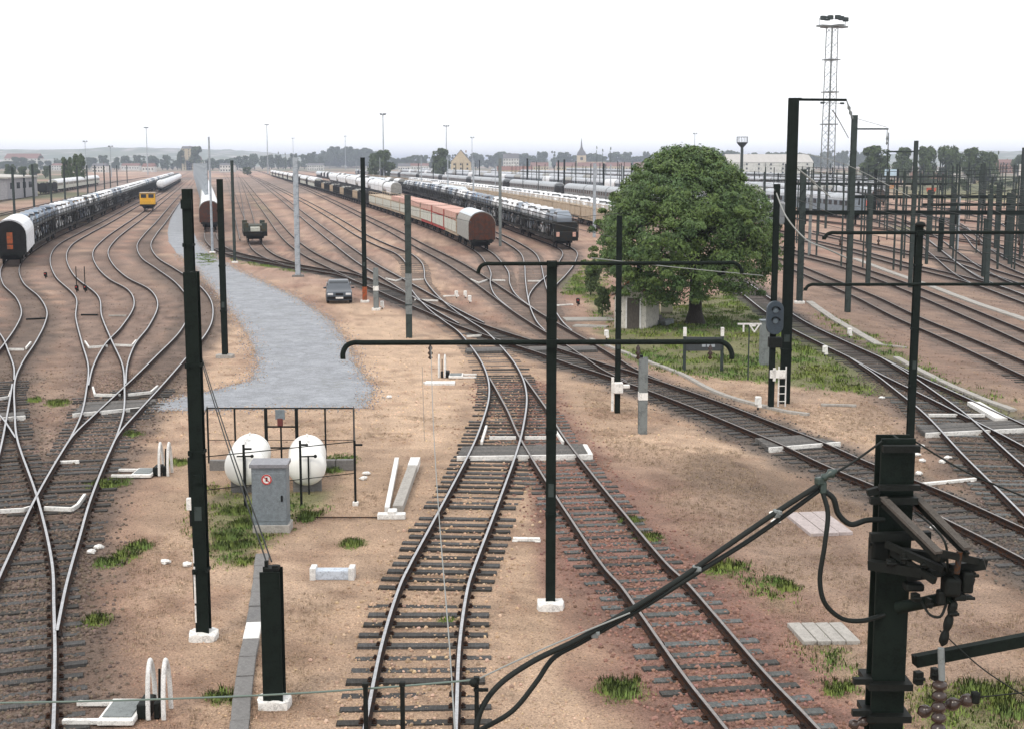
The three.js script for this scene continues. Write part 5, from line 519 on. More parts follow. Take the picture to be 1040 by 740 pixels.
// red carrier train
train('K', uOf('K', 489, 256.5), (k) => { const G = 'wagons of the red carrier train'; if (k === 0) return ['archTarp', 13, 'covered_wagon', 'rounded silver roofed wagon with rusty end at the train head', 'wagon', null]; if (k === 1) return ['carrierPale', 13, 'car_carrier_wagon', 'beige panelled carrier wagon right behind the rounded wagon', 'wagon', null, pinkTop]; if (k < 4) return ['carrierRed', 13, 'car_carrier_wagon', 'red framed carrier wagon with pale panels, ' + (k === 2 ? 'nearer' : 'farther') + ' of two', 'wagon', G, pinkTop]; if (k < 10) return ['carrierPale', 13, 'car_carrier_wagon', 'beige carrier wagon with pale panels behind the red ones', 'wagon', G, k < 7 ? pinkTop : undefined]; if (k < 24) return [k % 3 ? 'openDark' : 'openBeige', 12, 'open_wagon', k % 3 ? 'dark open wagon in the far part of the red train' : 'beige open wagon in the far part of the red train', 'wagon', G]; return [k % 4 ? 'van' : 'openDark', k % 4 ? 14 : 12, k % 4 ? 'covered_wagon' : 'open_wagon', k % 4 ? 'pale covered wagon at the far end of the red train' : 'dark open wagon between pale wagons of the red train', 'wagon', G]; }, 900);
function pinkTop(o) { new B().box(12.8, 0.12, 2.9, 0, 3.44, 0).build('roof_sheet', WM.pinkRoof, o); for (const z of [-1.44, 1.44]) for (let i = 0; i < 3; i++) new B().box(3.9, 0.66, 0.04, (i - 1) * 4.25, 3.08, z).build('upper_panel', WM.pinkRoof, o); }
// dark carrier train
train('M', uOf('M', 574, 254), k => ['carrierDark', 26, 'car_carrier_wagon', k ? 'dark car carrier wagon following in the train left of the tree' : 'dark car carrier wagon at the near end left of the tree', 'wagon', k ? 'wagons of the dark carrier train' : undefined, (o, kk) => { if (kk < 10) carsOn(o, 26, kk < 5 ? [2.56, 0.9] : [2.56], 'new car loaded on the dark carrier train', 'cars loaded on the dark train'); if (!kk) { new B().rbox(0.3, 1.0, 2.7, 13.2, 1.3, 0, 0.05).build('buffer_beam', WM.frameDark, o); for (const z of [-0.9, 0.9]) new B().rbox(0.1, 0.5, 0.35, 13.4, 1.5, z, 0.03).build('marker_panel', WM.pinkRoof, o); } }], 560);
train('R2', uOf('R2', 468, 208), k => { const G = 'wagons of the silver hooded row', q = k % 9; if (k < 3) return ['hood', 12, 'hooded_wagon', 'silver wagon with three rounded hoods behind the red train', 'wagon', G]; if (q < 5) return [q % 2 ? 'archWhite' : 'openDark', q % 2 ? 14 : 12, q % 2 ? 'covered_wagon' : 'open_wagon', q % 2 ? 'white arched wagon in the silver hooded row' : 'dark wagon in the silver hooded row', 'wagon', G]; return ['hood', 12, 'hooded_wagon', 'silver hooded wagon far back in its row', 'wagon', G]; }, 700);
train('R3', uOf('R3', 632, 238), k => ['carrierBeige', 26, 'car_carrier_wagon', 'beige carrier wagon loaded with pale cars behind the dark train', 'wagon', 'wagons of the beige carrier train', (o, kk) => { if (kk < 12) carsOn(o, 26, [2.56], 'pale new car loaded on the beige carrier train', 'cars loaded on the beige train', rnd() < 0.5 ? carPaint[5] : carPaint[1]); }], 520);
train('R4', 4, k => k % 4 === 3 ? ['openDark', 12, 'open_wagon', 'dark open wagon in the nearest pale roofed row', 'wagon', 'wagons of the nearest pale row'] : ['coach', 24, 'coach', 'grey coach with white roof in the nearest pale row', 'wagon', 'coaches of the nearest pale row'], 900);
train('R5', 4, k => k % 5 === 2 ? ['vanDark', 14, 'covered_wagon', 'dark van in the second pale row', 'wagon', 'wagons of the second pale row'] : k % 5 === 4 ? ['archWhite', 14, 'covered_wagon', 'white arched wagon in the second pale row', 'wagon', 'wagons of the second pale row'] : ['coachWhite', 24, 'coach', 'grey blue coach in the second pale row', 'wagon', 'coaches of the second pale row'], 900);
train('R6', 4, k => k % 4 === 1 ? ['vanDark', 14, 'covered_wagon', 'dark van in the third pale row', 'wagon', 'wagons of the third pale row'] : [k % 3 ? 'coachWhite' : 'coachDull', 24, 'coach', k % 3 ? 'grey blue coach in the third pale row' : 'dark sided coach in the third pale row', 'wagon', 'coaches of the third pale row'], 1000);
train('R7', 4, k => k % 3 ? ['coachDull', 24, 'coach', 'dark sided coach in the fourth pale row', 'wagon', 'coaches of the fourth pale row'] : ['coach', 24, 'coach', 'grey coach in the fourth pale row', 'wagon', 'coaches of the fourth pale row'], 900);
train('R8', 4, k => ['coach', 24, 'coach', 'grey coach in the farthest pale row', 'wagon', 'coaches of the farthest pale row'], 900);
train('L', uOf('L', 400, 202), k => k % 4 === 1 ? ['tankWhite', 12, 'tank_wagon', 'white tank wagon far back between the parked trains', 'wagon', 'tank wagons between the trains'] : ['archWhite', 14, 'covered_wagon', 'white arched wagon far back between the parked trains', 'wagon', 'arched wagons between the trains'], 600);
train('Y2', uOf('Y2', 42, 198), k => k < 2 ? ['openDark', 12, 'open_wagon', 'dark open wagon parked by the far left trees', 'wagon', 'wagons at far left'] : ['van', 14, 'covered_wagon', 'pale roofed wagon parked by the far left trees', 'wagon', 'wagons at far left'], uOf('Y2', 42, 198) + 170);
// two orange buffer stops on the rusty sidings
[[883, 213], [893, 209], [946, 197]].forEach((a, i) => { const t = thing('buffer_stop', ['orange buffer stop left of the dark pole', 'orange buffer stop right of the dark pole', 'orange buffer stop at the end of the coach row'][i], 'buffer stop', gp(a[0], a[1])); new B().rbox(2.8, 1.1, 0.5, 0, 1.3, 0, 0.05).build('beam', mat(0.55, 0.09, 0.04), t); for (const x of [-1, 1]) new B().box(0.3, 1.4, 0.3, x, 0.7, -0.1).build('leg', MT.rusty, t); });
console.log('vehicles');

// ---------------------------------------------------------------- buildings far behind
const HM = { white: mat(0.62, 0.61, 0.58, { map: T.patch, rep: 0.05 }), cream: mat(0.62, 0.52, 0.36, { map: T.grain, rep: 0.1 }), redRoof: mat(0.2, 0.105, 0.085, { map: T.patch, rep: 0.2 }), greyRoof: mat(0.15, 0.15, 0.16, { map: T.grain, rep: 0.2 }), paleRoof: mat(0.52, 0.50, 0.47, { map: T.grain, rep: 0.2 }), brick: mat(0.30, 0.17, 0.12, { map: T.grain, rep: 0.3 }) };
function house(label, px, by, wpx, eaveY, ridgeY, wall, roof, o = {}) { const p = gp(px, by), k = pxm(p), w = wpx * k, h = heightAt(p, eaveY), rh = heightAt(p, ridgeY) - h, d = o.d || Math.min(w, 12), t = thing(o.name || 'house', label, o.cat || 'building', p, o.turn || 0, o.group);
  new B().box(w, h, d, 0, h / 2, -d / 2).build('wall', wall, t); const gable = o.gable, s = gable ? new THREE.Shape([[-w / 2 - 0.3, 0], [w / 2 + 0.3, 0], [0, rh]].map(a => new THREE.Vector2(...a))) : new THREE.Shape([[-d / 2 - 0.3, 0], [d / 2 + 0.3, 0], [0, rh]].map(a => new THREE.Vector2(...a))); const len = (gable ? d : w) + 0.4; let g = new THREE.ExtrudeGeometry(s, { depth: len, bevelEnabled: false }); g = gable ? g.translate(0, h + 0.02, -d - 0.2) : g.translate(0, h + 0.02, -len / 2).rotateY(Math.PI / 2).translate(0, 0, -d / 2); const rf = mesh('roof', uvMetric(g), gable ? wall : roof, t); if (gable) for (const q of [-1, 1]) { const L = Math.hypot(w / 2 + 0.5, rh + 0.2); new B().box(L, 0.25, d + 0.8, q * (w / 4 + 0.1), h + rh / 2 + 0.14, -d / 2, 0, 0, -q * Math.atan2(rh, w / 2 + 0.3)).build('roof_slope', roof, t); }
  if (o.chimney !== false) new B().box(0.8, 1.8, 0.8, w * 0.25, h + rh * 0.9, -d / 2).build('chimney', HM.brick, rf.parent === t ? t : t); const nw = o.win ?? Math.max(2, Math.min(9, Math.round(w / 3))), rows = Math.max(1, Math.floor(h / 3)); for (let r = 0; r < rows; r++) for (let i = 0; i < nw; i++) { const x = -w / 2 + w * (i + 0.5) / nw, y = (r + 0.55) * h / rows; new B().box(Math.min(1.3, w / nw * 0.5), Math.min(1.5, h / rows * 0.5), 0.08, x, y, 0.03).build('window', MT.glass, t); } return t; }
house('long white factory with red roof on the far left hill foot', 21, 172, 34, 161, 156, HM.white, HM.redRoof, { d: 30 }); house('cream gabled house behind the white roofed wagons', 468, 178, 20, 165, 152.5, HM.cream, HM.greyRoof, { d: 14, gable: true, win: 3 }); house('cream tower house at the end of the left tracks', 189.5, 173, 10, 151, 148.5, HM.cream, HM.greyRoof, { d: 14, win: 2 }); house('low cream annex beside the cream tower house', 196, 173, 14, 163, 159, HM.cream, HM.redRoof, { d: 14 }); house('long white hall behind the big tree', 783, 178, 86, 165, 156.5, HM.white, HM.paleRoof, { d: 40, win: 7, name: 'warehouse', chimney: false }); house('low orange roofed house right of the cream house', 523, 178, 36, 173, 169, HM.cream, HM.redRoof, { d: 12 }); house('grey roofed house among the trees right of the cream house', 519, 174, 16, 161, 156, HM.white, HM.greyRoof, { d: 14 });
[[575, 20], [600, 26], [628, 26], [655, 22], [548, 18]].forEach((a, i) => house('low red roofed house in the far row by the church', a[0], 173.6, a[1], 169, 165, HM.cream, HM.redRoof, { d: 14, group: 'red roofed houses by the church' }));
house('white house with pale roof on the slope at right', 981, 187, 18, 180, 176.5, HM.white, HM.paleRoof, { d: 10 }); house('cream end house next to the white house at right', 996, 186, 9, 179, 176, HM.cream, HM.redRoof, { d: 8, win: 2 }); house('dark shed right of the white house on the slope', 1006, 186, 14, 179.5, 178, MT.mastDull, HM.greyRoof, { d: 8, chimney: false }); house('low pale roofed shed left of the white house at right', 936, 182, 14, 174.5, 172, HM.brick, HM.paleRoof, { d: 10, chimney: false }); house('second low pale roofed shed left of the white house', 954, 183, 12, 175, 172.5, HM.brick, HM.paleRoof, { d: 10, chimney: false }); house('brown house high among the right hand trees', 1020, 176, 22, 165, 162, HM.brick, HM.redRoof, { d: 14 });
[[62, 20], [100, 14], [132, 18], [230, 14], [150, 12], [320, 16], [425, 20], [410, 12]].forEach((a, i) => house('small pale house in the hazy town beyond the yard', a[0], 173 + rr(0, 2.5), a[1], 168.5 + rr(-1, 1), 166, HM.white, i % 2 ? HM.greyRoof : HM.redRoof, { d: 12, group: 'pale houses of the hazy town' }));
{ const p = gp(590.5, 172.5), k = pxm(p), h = heightAt(p, 158), t = thing('church', 'church with domed tower and thin spire on the skyline', 'church', p), w = 9 * k; new B().box(w, h, w, 0, h / 2, 0).build('tower', HM.cream, t); new B().lathe([[w * 0.55, 0], [w * 0.45, heightAt(p, 155) - h], [w * 0.22, heightAt(p, 152) - h], [w * 0.1, heightAt(p, 149) - h], [0.02, heightAt(p, 139.5) - h]], 0, h, 0, 12).build('spire', HM.greyRoof, t); new B().box(w * 3.2, h * 0.55, w * 1.4, w * 1.2, h * 0.28, -w).build('nave', HM.cream, t); new B().box(w * 0.3, h * 0.2, 0.2, 0, h * 0.78, w / 2).build('window', MT.glass, t); }
{ const p = gp(904, 203), t = thing('water_tank', 'pale blue water tank on a stand beyond the gantries', 'tank', p), k = pxm(p), y = heightAt(p, 179), y1 = heightAt(p, 172); new B().rbox(10 * k, y1 - y, 3, 0, (y + y1) / 2, 0, 0.2).build('tank', mat(0.42, 0.56, 0.66), t); for (const x of [-4, 4]) new B().box(0.3, y, 0.3, x * k, y / 2, 0).build('leg', MT.mastDull, t); new B().box(8 * k, 1, 0.3, 0, y * 0.55, 0).build('panel', mat(0.5, 0.25, 0.1), t); }
{ const p = gp(-24, 203), t = thing('warehouse', 'pale grey shed cut off by the left frame edge', 'building', p, 0.15), h = heightAt(p, 180); new B().box(16, h, 40, 0, h / 2, -18).build('wall', mat(0.34, 0.335, 0.36, { map: T.grain, rep: 0.3 }), t); new B().box(17, 0.4, 41, 0, h + 0.22, -18, 0, 0, -0.05).build('roof', HM.paleRoof, t); for (let i = 0; i < 4; i++) new B().box(0.06, 1.6, 4, 8.02, h * 0.6, -4 - i * 8).build('window', MT.glass, t); }
{ // hills on the skyline
  const g = new THREE.PlaneGeometry(7600, 2200, 260, 40).rotateX(-Math.PI / 2), p = g.attributes.position, col = []; for (let i = 0; i < p.count; i++) { const x = p.getX(i), z = p.getZ(i), f = sstep(1100, -100, z); const px = 520 + x / 4400 * F; let hh = 40 * sstep(350, 150, px) + 34 * sstep(880, 1040, px) + 17; hh *= 0.75 + 0.5 * fbm(x * 0.0022 + 4, z * 0.0022, 4); p.setY(i, hh * f + 15 * (fbm(x * 0.03, z * 0.03, 3) - 0.5) * f - 2); const n = fbm(x * 0.006, z * 0.006, 4), w = hash2(Math.round(x / 30), Math.round(z / 56)) > 0.84 ? 1 : 0; const c = w ? [0.4, 0.36, 0.33] : [lerp(0.07, 0.18, n), lerp(0.10, 0.2, n), lerp(0.055, 0.11, n)]; col.push(...c); } g.setAttribute('color', new THREE.Float32BufferAttribute(col, 3)); g.computeVertexNormals(); const m = mesh('hills', g, new THREE.MeshStandardMaterial({ vertexColors: true, roughness: 1 })); m.position.z = -4500; tag(m, null, null, null, 'structure'); }

// ---------------------------------------------------------------- front right pole with feeder gear
{ const D = 9.8, top = at(910, 443, D), t = thing('catenary_mast', 'massive black mast with rusty brackets close to the viewer at lower right', 'mast', V(top.x, 0, -D)), q = (x, y, d = D) => at(x, y, d).sub(t.position), h = top.y; t.w = 0.25;
  const b = new B(); hbeam(b, 0.25, 0.17, h); b.build('pole', MT.mast, t); new B().box(0.27, 0.05, 0.05, 0, h - 0.06, 0.15).box(0.3, 0.04, 0.05, 0, h - 0.35, 0.15).build('top_clamp', MT.iron, t);
  for (const [a, e] of [[[897, 505, D - 0.15], [954, 561, D - 0.75]], [[929, 502, D], [983, 557, D - 0.6]]]) { const s = q(...a), f = q(...e); new B().beam(s, f, 0.06, 0.022).build('bracket_arm', MT.armGrey, t); new B().beam(s.clone().add(V(0, -0.045, 0)), f.clone().add(V(0, -0.045, 0)), 0.03, 0.04).build('bracket_rib', MT.iron, t); }
  const pl = new B(); pl.beam(q(884, 573, D - 0.2), q(938, 581, D - 0.5), 0.07, 0.07).beam(q(921, 585, D - 0.3), q(1001, 572, D - 0.5), 0.07, 0.07).beam(q(886, 556, D), q(960, 566, D - 0.5), 0.06, 0.06).beam(q(950, 560, D - 0.7), q(1000, 571, D - 0.45), 0.06, 0.05).beam(q(884, 508, D - 0.15), q(932, 508, D - 0.15), 0.05, 0.05).beam(q(884, 545, D - 0.2), q(945, 543, D - 0.2), 0.06, 0.06); pl.build('bracket_frame', MT.iron, t);
  new B().bar(q(975, 560, D - 0.6), q(972, 582, D - 0.6), 0.022, 8).build('rust_strut', MT.rusty, t);
  new B().rbox(0.12, 0.14, 0.14, ...q(966, 594, D - 0.5).toArray(), 0.03).rbox(0.08, 0.16, 0.1, ...q(982, 590, D - 0.5).toArray(), 0.02).rbox(0.06, 0.11, 0.08, ...q(956, 606, D - 0.5).toArray(), 0.02).rbox(0.14, 0.06, 0.1, ...q(928, 595, D - 0.35).toArray(), 0.02).rbox(0.09, 0.05, 0.1, ...q(974, 605, D - 0.5).toArray(), 0.015).rbox(0.14, 0.2, 0.14, ...q(893, 560, D - 0.1).toArray(), 0.03).build('switch_gear', MT.iron, t);
  new B().bar(q(912, 617, D - 0.2), q(966, 606, D - 0.5), 0.045, 10).build('support_tube', MT.mast, t);
  const ins = (name, p, e, r, n, m) => { const d = e.clone().sub(p), L = d.length(), pr = []; for (let i = 0; i <= n * 4; i++) { const u = i / (n * 4); pr.push([0.02 + (r - 0.02) * Math.pow(Math.abs(Math.sin(u * n * Math.PI)), 0.7), u * L]); } pr[0][0] = 0.005; pr[pr.length - 1][0] = 0.005; return new B().lathe(pr, p.x, p.y, p.z, 14, d).build(name, m, t); };
  ins('insulator', q(957, 656, D - 0.5), q(970, 608, D - 0.5), 0.034, 3, MT.iron); new B().bar(q(957, 690, D - 0.5), q(956, 658, D - 0.5), 0.025, 8).build('link_rod', MT.mastGrey, t); ins('insulator', q(953, 745, D - 0.5), q(955, 690, D - 0.5), 0.055, 5, MT.insulatorBrown); ins('insulator', q(990, 709, D - 0.5), q(932, 724, D - 0.3), 0.05, 4, MT.insulatorBrown); new B().rbox(0.06, 0.09, 0.06, ...q(991, 708, D - 0.5).toArray(), 0.02).build('clamp', MT.iron, t); ins('insulator', q(862, 737, D - 0.1), q(892, 728, D - 0.1), 0.04, 3, MT.insulatorBrown);
  const bm = new B(); const s = q(929, 671), e = q(1120, 634, D + 0.2); bm.beam(s, e, 0.1, 0.075); bm.beam(s.clone().add(V(0, 0.045, 0.04)), e.clone().add(V(0, 0.045, 0.04)), 0.03, 0.02); bm.build('crossarm', MT.mast, t); for (const y of [690, 722]) { new B().box(0.33, 0.05, 0.33, 0, q(910, y).y, 0).box(0.14, 0.045, 0.05, -0.2, q(910, y - 4).y, 0.1).build('clamp_band', MT.iron, t); }
  new B().beam(q(881, 500, D - 0.1), q(893, 497, D - 0.1), 0.05, 0.05).build('side_lug', MT.iron, t);
  for (const [x, y, d, w, hh] of [[887, 551, 9.7, 0.05, 0.09], [893, 577, 9.6, 0.06, 0.05], [905, 571, 9.45, 0.05, 0.05], [920, 566, 9.4, 0.06, 0.08], [940, 572, 9.3, 0.05, 0.06], [948, 582, 9.3, 0.07, 0.05], [968, 577, 9.3, 0.05, 0.07], [985, 583, 9.3, 0.08, 0.04], [930, 606, 9.4, 0.05, 0.06], [982, 606, 9.3, 0.07, 0.03], [944, 612, 9.35, 0.03, 0.07], [968, 622, 9.3, 0.05, 0.04], [933, 688, 9.55, 0.06, 0.1], [950, 684, 9.4, 0.05, 0.09]]) { const p = q(x, y, d); new B().rbox(w, hh, 0.06, p.x, p.y, p.z, 0.008, 0.3).bar(p.clone().add(V(-w * 0.7, 0, 0.03)), p.clone().add(V(w * 0.7, 0, 0.03)), 0.012, 6).build('fitting', MT.iron, t); }
  for (const [a, e] of [[[900, 552, 9.5], [958, 578, 9.2]], [[906, 560, 9.5], [950, 590, 9.2]], [[935, 548, 9.6], [972, 590, 9.25]], [[925, 575, 9.4], [990, 590, 9.3]]]) new B().beam(q(...a), q(...e), 0.035, 0.045).build('strut', MT.iron, t);
  new B().tube([q(936, 610, 9.4), q(945, 624, 9.35), q(955, 626, 9.3), q(962, 612, 9.3)], 0.01, 16, 6).tube([q(930, 520, 9.6), q(945, 532, 9.4), q(960, 550, 9.25), q(963, 580, 9.3)], 0.009, 16, 6).build('jumper_wire', MT.cable, t);
  // cables: from the pole to the frame at the lower left
  const cab = (label, pts, r, m = MT.cable) => tag(new B().tube(pts.map(a => at(a[0], a[1], a[2])), r, 80, 8).build('feeder_cable', m), label, 'cable');
  cab('upper of the two thick cables sagging across the lower right', [[832, 492, 9.6], [790, 519, 9.5], [730, 560, 9.35], [690, 588, 9.25], [640, 619, 9.1], [585, 650, 9.0], [540, 672, 8.9], [505, 697, 8.8], [488, 722, 8.75], [481, 760, 8.7]], 0.021);
  cab('lower of the two thick cables sagging across the lower right', [[834, 496, 9.62], [800, 521, 9.55], [760, 549, 9.45], [712, 579, 9.3], [650, 618, 9.15], [590, 652, 9.05], [562, 668, 9.0], [545, 692, 8.95], [520, 722, 8.9], [486, 742, 8.85], [470, 752, 8.8]], 0.019);
  cab('thin wire running beside the thick cables to the small post', [[640, 622, 9.05], [560, 655, 8.95], [520, 673, 8.85], [484, 690, 8.8]], 0.006, MT.cableGrey);
  cab('thin messenger wire from the mast top to the cable clamp', [[896, 448, 9.7], [865, 470, 9.65], [834, 489, 9.6], [826, 497, 9.6]], 0.009); cab('cable loop from the clamp back to the mast flank', [[833, 496, 9.62], [846, 505, 9.6], [852, 522, 9.6], [864, 532, 9.6], [880, 528, 9.65], [898, 527, 9.7]], 0.021); cab('long cable loop hanging left of the massive mast', [[836, 500, 9.6], [841, 520, 9.55], [838, 552, 9.5], [833, 590, 9.5], [838, 612, 9.5], [856, 628, 9.55], [876, 630, 9.6], [898, 624, 9.72]], 0.018, MT.cable);
  const cl = new B(); const c0 = at(833, 488, 9.6); cl.rbox(0.07, 0.06, 0.06, c0.x, c0.y, c0.z, 0.015, 0.4).rbox(0.05, 0.09, 0.04, c0.x + 0.025, c0.y - 0.05, c0.z, 0.012).lathe([[0.01, -0.07], [0.035, -0.05], [0.02, -0.02], [0.04, 0.01], [0.02, 0.04], [0.01, 0.06]], c0.x + 0.07, c0.y + 0.05, c0.z, 12, V(1, 0.6, 0)); tag(cl.build('cable_clamp', MT.insulator), 'green insulating clamp joining the cables left of the massive mast', 'clamp');
  for (const [x, y, d] of [[707, 578, 9.3], [604, 643, 9.05], [789, 521, 9.5]]) { const c = new B(), p = at(x, y, d); c.rbox(0.05, 0.06, 0.05, p.x, p.y, p.z, 0.01).rbox(0.03, 0.03, 0.08, p.x + 0.02, p.y + 0.01, p.z, 0.008); tag(c.build('cable_tie', MT.mastGrey), 'grey strap tying the two thick cables together', 'clamp', 'cable straps'); }
}
[[371, 695, 8.8, 'leftmost of the three small dark posts at the bottom edge'], [408.5, 694, 8.8, 'middle one of the three small dark posts at the bottom edge'], [484, 689, 8.75, 'right small dark post holding the sagging cables']].forEach(([x, y, d, l], i) => { const p = at(x, y, d), t = thing('fence_post', l, 'post', V(p.x, 0, p.z)); new B().box(0.03, p.y, 0.03, 0, p.y / 2, 0).build('post', MT.iron, t); new B().rbox(0.042, 0.03, 0.042, 0, p.y, 0, 0.006).build('cap', MT.iron, t); if (i === 2) new B().sph(0.03, -0.02, p.y - 0.02, 0.02).box(0.1, 0.02, 0.02, 0.03, p.y - 0.07, 0.02).build('bracket', MT.iron, t); });
tag(new B().tube([at(-30, 714, 9.2), at(120, 711, 9.1), at(280, 705, 9), at(400, 697, 8.8), at(484, 690, 8.75)], 0.0075, 40, 6).build('span_wire', MT.wireGreen), 'thin green wire running across the bottom left to the small posts', 'wire');
// contact wires
function wire(label, pts, r = 0.008, m = MT.cableGrey) { return tag(new B().tube(pts, r, 30, 5).build('contact_wire', m), label, 'wire'); }
{ const y = heightAt(m3.position, 352); const a = V((440 - 520) * pxm(m3.position), y, m3.position.z); wire('pale contact wire hanging over the bright centre track', [at(463, 760, 8.8), at(456, 650, 11.5), at(447, 540, 14.8), at(440, 430, 21), a], 0.007); const n = thing('dropper_wire', 'pale thin dropper wire hanging beside the road edge', 'wire', gp(431, 448)); new B().bar(V(0, 0.02, 0), V(-0.05, heightAt(gp(431, 448), 372), 0), 0.008, 5).build('wire', MT.cableGrey, n);
  wire('pale contact wire over the long dark track towards the tall mast', [at(600, 262, 37), at(690, 272, 40), at(775, 280, 45)], 0.014); wire('pale feeder wire falling from the tall mast to the right', [at(787, 192, 51.5), at(800, 222, 50), at(820, 244, 49), at(838, 252, 48), at(860, 262, 48)], 0.03); wire('dark stay wire falling from the top bracket to the lattice post', [at(846, 112, 52), at(852, 122, 60), at(862, 140, 84)], 0.02, MT.cable); wire('long faint wire across the sky behind the signal mast', [at(812, 155, 90), at(861, 168, 85), at(925, 200, 80)], 0.02);
  wire('thin dark wire from the massive mast towards the right edge', [at(928, 447, 9.75), at(980, 478, 9.6), at(1060, 512, 9.4)], 0.007, MT.cable); wire('thin wire leaving the lower insulator to the right edge', [at(992, 708, 9.3), at(1060, 701, 9.2)], 0.005, MT.cable); wire('thin dark wire slanting to the lower right corner', [at(955, 640, 9.4), at(1000, 680, 9.4), at(1060, 718, 9.4)], 0.005, MT.cable); }

for (const [id, h, z0, z1, l] of [['O', 6.2, -50, -190, 'nearer parallel track'], ['P', 6.2, -55, -210, 'farther parallel track'], ['Q', 6.2, -75, -240, 'track behind the long kerb'], ['N', 6.1, -38, -150, 'grass verge track'], ['S', 6.2, -85, -220, 'second fan track'], ['J', 6.0, -60, -330, 'track left of the rounded wagon'], ['G', 6.0, -70, -330, 'straight track behind the car'], ['R', 6.2, -100, -240, 'first fan track'], ['U', 6.2, -110, -240, 'third fan track'], ['S2', 6.2, -110, -270, 'curve between fan and sidings'], ['S3', 6.2, -120, -280, 'outer fan track'], ['Q2', 6.2, -90, -180, 'track crossing the fan'], ['X0', 6.2, -120, -300, 'nearest rusty siding'], ['X1', 6.2, -150, -330, 'second rusty siding'], ['X2', 6.2, -180, -400, 'third rusty siding'], ['X3', 6.2, -220, -440, 'farthest rusty siding']]) { const q = TR[id].s.filter(a => a.p.z < z0 && a.p.z > z1), n = 9, a = []; for (let i = 0; i < n; i++) { const p = q[Math.floor(i / (n - 1) * (q.length - 1))].p.clone(); p.y = h + 0.1 * Math.sin(i * 1.9); a.push(p); } wire('thin dark contact wire over the ' + l, a, 0.014, MT.cable); wire('thin dark carrier wire high over the ' + l, a.map((p, i) => p.clone().setY(h + (i % 2 ? 0.5 : 1.2))), 0.014, MT.cable); }
[[800, 250, 1045, 258, 8.6], [806, 238, 1045, 242, 8.4], [812, 228, 1045, 232, 8.8], [800, 222, 1045, 224, 8.6], [830, 268, 1045, 274, 8.2], [850, 285, 1045, 292, 7.6], [790, 214, 1045, 217, 8.8], [780, 208, 1040, 209, 8.8]].forEach(([x0, y0, x1, y1, h], i) => { const a = gp(x0, y0), b = gp(x1, y1), pt = []; for (let k = 0; k <= 8; k++) pt.push(a.clone().lerp(b, k / 8).setY(h - 0.7 * Math.sin(Math.PI * k / 8))); tag(new B().tube(pt, 0.025, 24, 5).build('span_wire', MT.cable), 'dark span wire stretched across the right hand tracks between masts', 'wire', 'span wires over the right hand tracks'); });
// ---------------------------------------------------------------- loose ballast, grass and weeds
{ const g0 = new THREE.IcosahedronGeometry(1, 0), p = g0.attributes.position; for (let i = 0; i < p.count; i++) { const s = 0.75 + 0.5 * hash2(Math.round(p.getX(i) * 50), Math.round(p.getY(i) * 70 + p.getZ(i) * 31)); p.setXYZ(i, p.getX(i) * s, p.getY(i) * s * 0.75, p.getZ(i) * s); } g0.computeVertexNormals(); const sm = new THREE.MeshStandardMaterial({ color: 0xffffff, roughness: 0.95 });
  const list = []; const q = new THREE.Quaternion(), e = new THREE.Euler(), m = new THREE.Matrix4(), c = new THREE.Color();
  for (const id of ['A', 'C', 'D', 'D2', 'E', 'N2', 'N', 'B1']) { const t = TR[id]; for (const s of t.s) { const d = -s.p.z; if (d > 60 || d < 17) continue; const n = Math.round((d < 34 ? 95 : 46) * (id === 'D' ? 0.3 : 1)); for (let k = 0; k < n; k++) { const o = rr(-1, 1) + rr(-1, 1) * 1.1, a = rr(-0.3, 0.3); const L = Math.hypot(s.g.x, s.g.z); list.push([s.p.x - s.g.z / L * o + s.g.x * a, s.p.z + s.g.x / L * o + s.g.z * a, rr(0.022, 0.05), t.bed]); } } }
  for (let k = 0; k < 15000; k++) { const z = -45 - Math.pow(rnd(), 1.3) * 75, x = rr(-1, 1) * (-z * 0.42 + 1); if (edgeDist(ROAD, x, z) > -0.3) continue; list.push([x, z, rr(0.015, 0.045), null]); }
  for (let k = 0; k < 42000; k++) { const z = -17 - Math.pow(rnd(), 1.6) * 48, x = rr(-1, 1) * (-z * 0.42 + 1); if (edgeDist(ROAD, x, z) > -0.2) continue; list.push([x, z, rr(0.008, 0.024), null]); }
  for (let i = 0; i < ROAD.length; i++) { const a = ROAD[i], b = ROAD[(i + 1) % ROAD.length], L = a.distanceTo(b); if (-a.z > 150) continue; for (let k = 0; k < L * 90; k++) { const p = a.clone().lerp(b, rnd()), w = (rr(-1, 1) + rr(-1, 1)) * 0.55; p.x += w * rr(-1, 1) * 1.1; p.z += w * rr(-1, 1) * 1.6; list.push([p.x, p.z, rr(0.008, 0.032), rnd() < 0.5 ? [0.27, 0.285, 0.31] : [0.40, 0.29, 0.2], 0.02]); } }
  const im = new THREE.InstancedMesh(g0, sm, list.length); list.forEach((a, i) => { e.set(rr(0, 6), rr(0, 6), rr(0, 6)); q.setFromEuler(e); m.compose(V(a[0], a[2] * 0.25 + (a[4] || 0), a[1]), q, V(a[2], a[2], a[2])); im.setMatrixAt(i, m); const b = a[3] || groundColour(a[0], a[1]).map(q => q * 0.95), v = rr(0.6, 1.4); c.setRGB(b[0] * v, b[1] * v * rr(0.93, 1.05), b[2] * v * rr(0.9, 1.1)); im.setColorAt(i, c); }); im.name = 'ballast_stones'; im.castShadow = im.receiveShadow = true; tag(im, 'loose ballast and pebbles strewn over the yard ground', 'gravel', null, 'stuff'); scene.add(im); console.log('stones', list.length); }
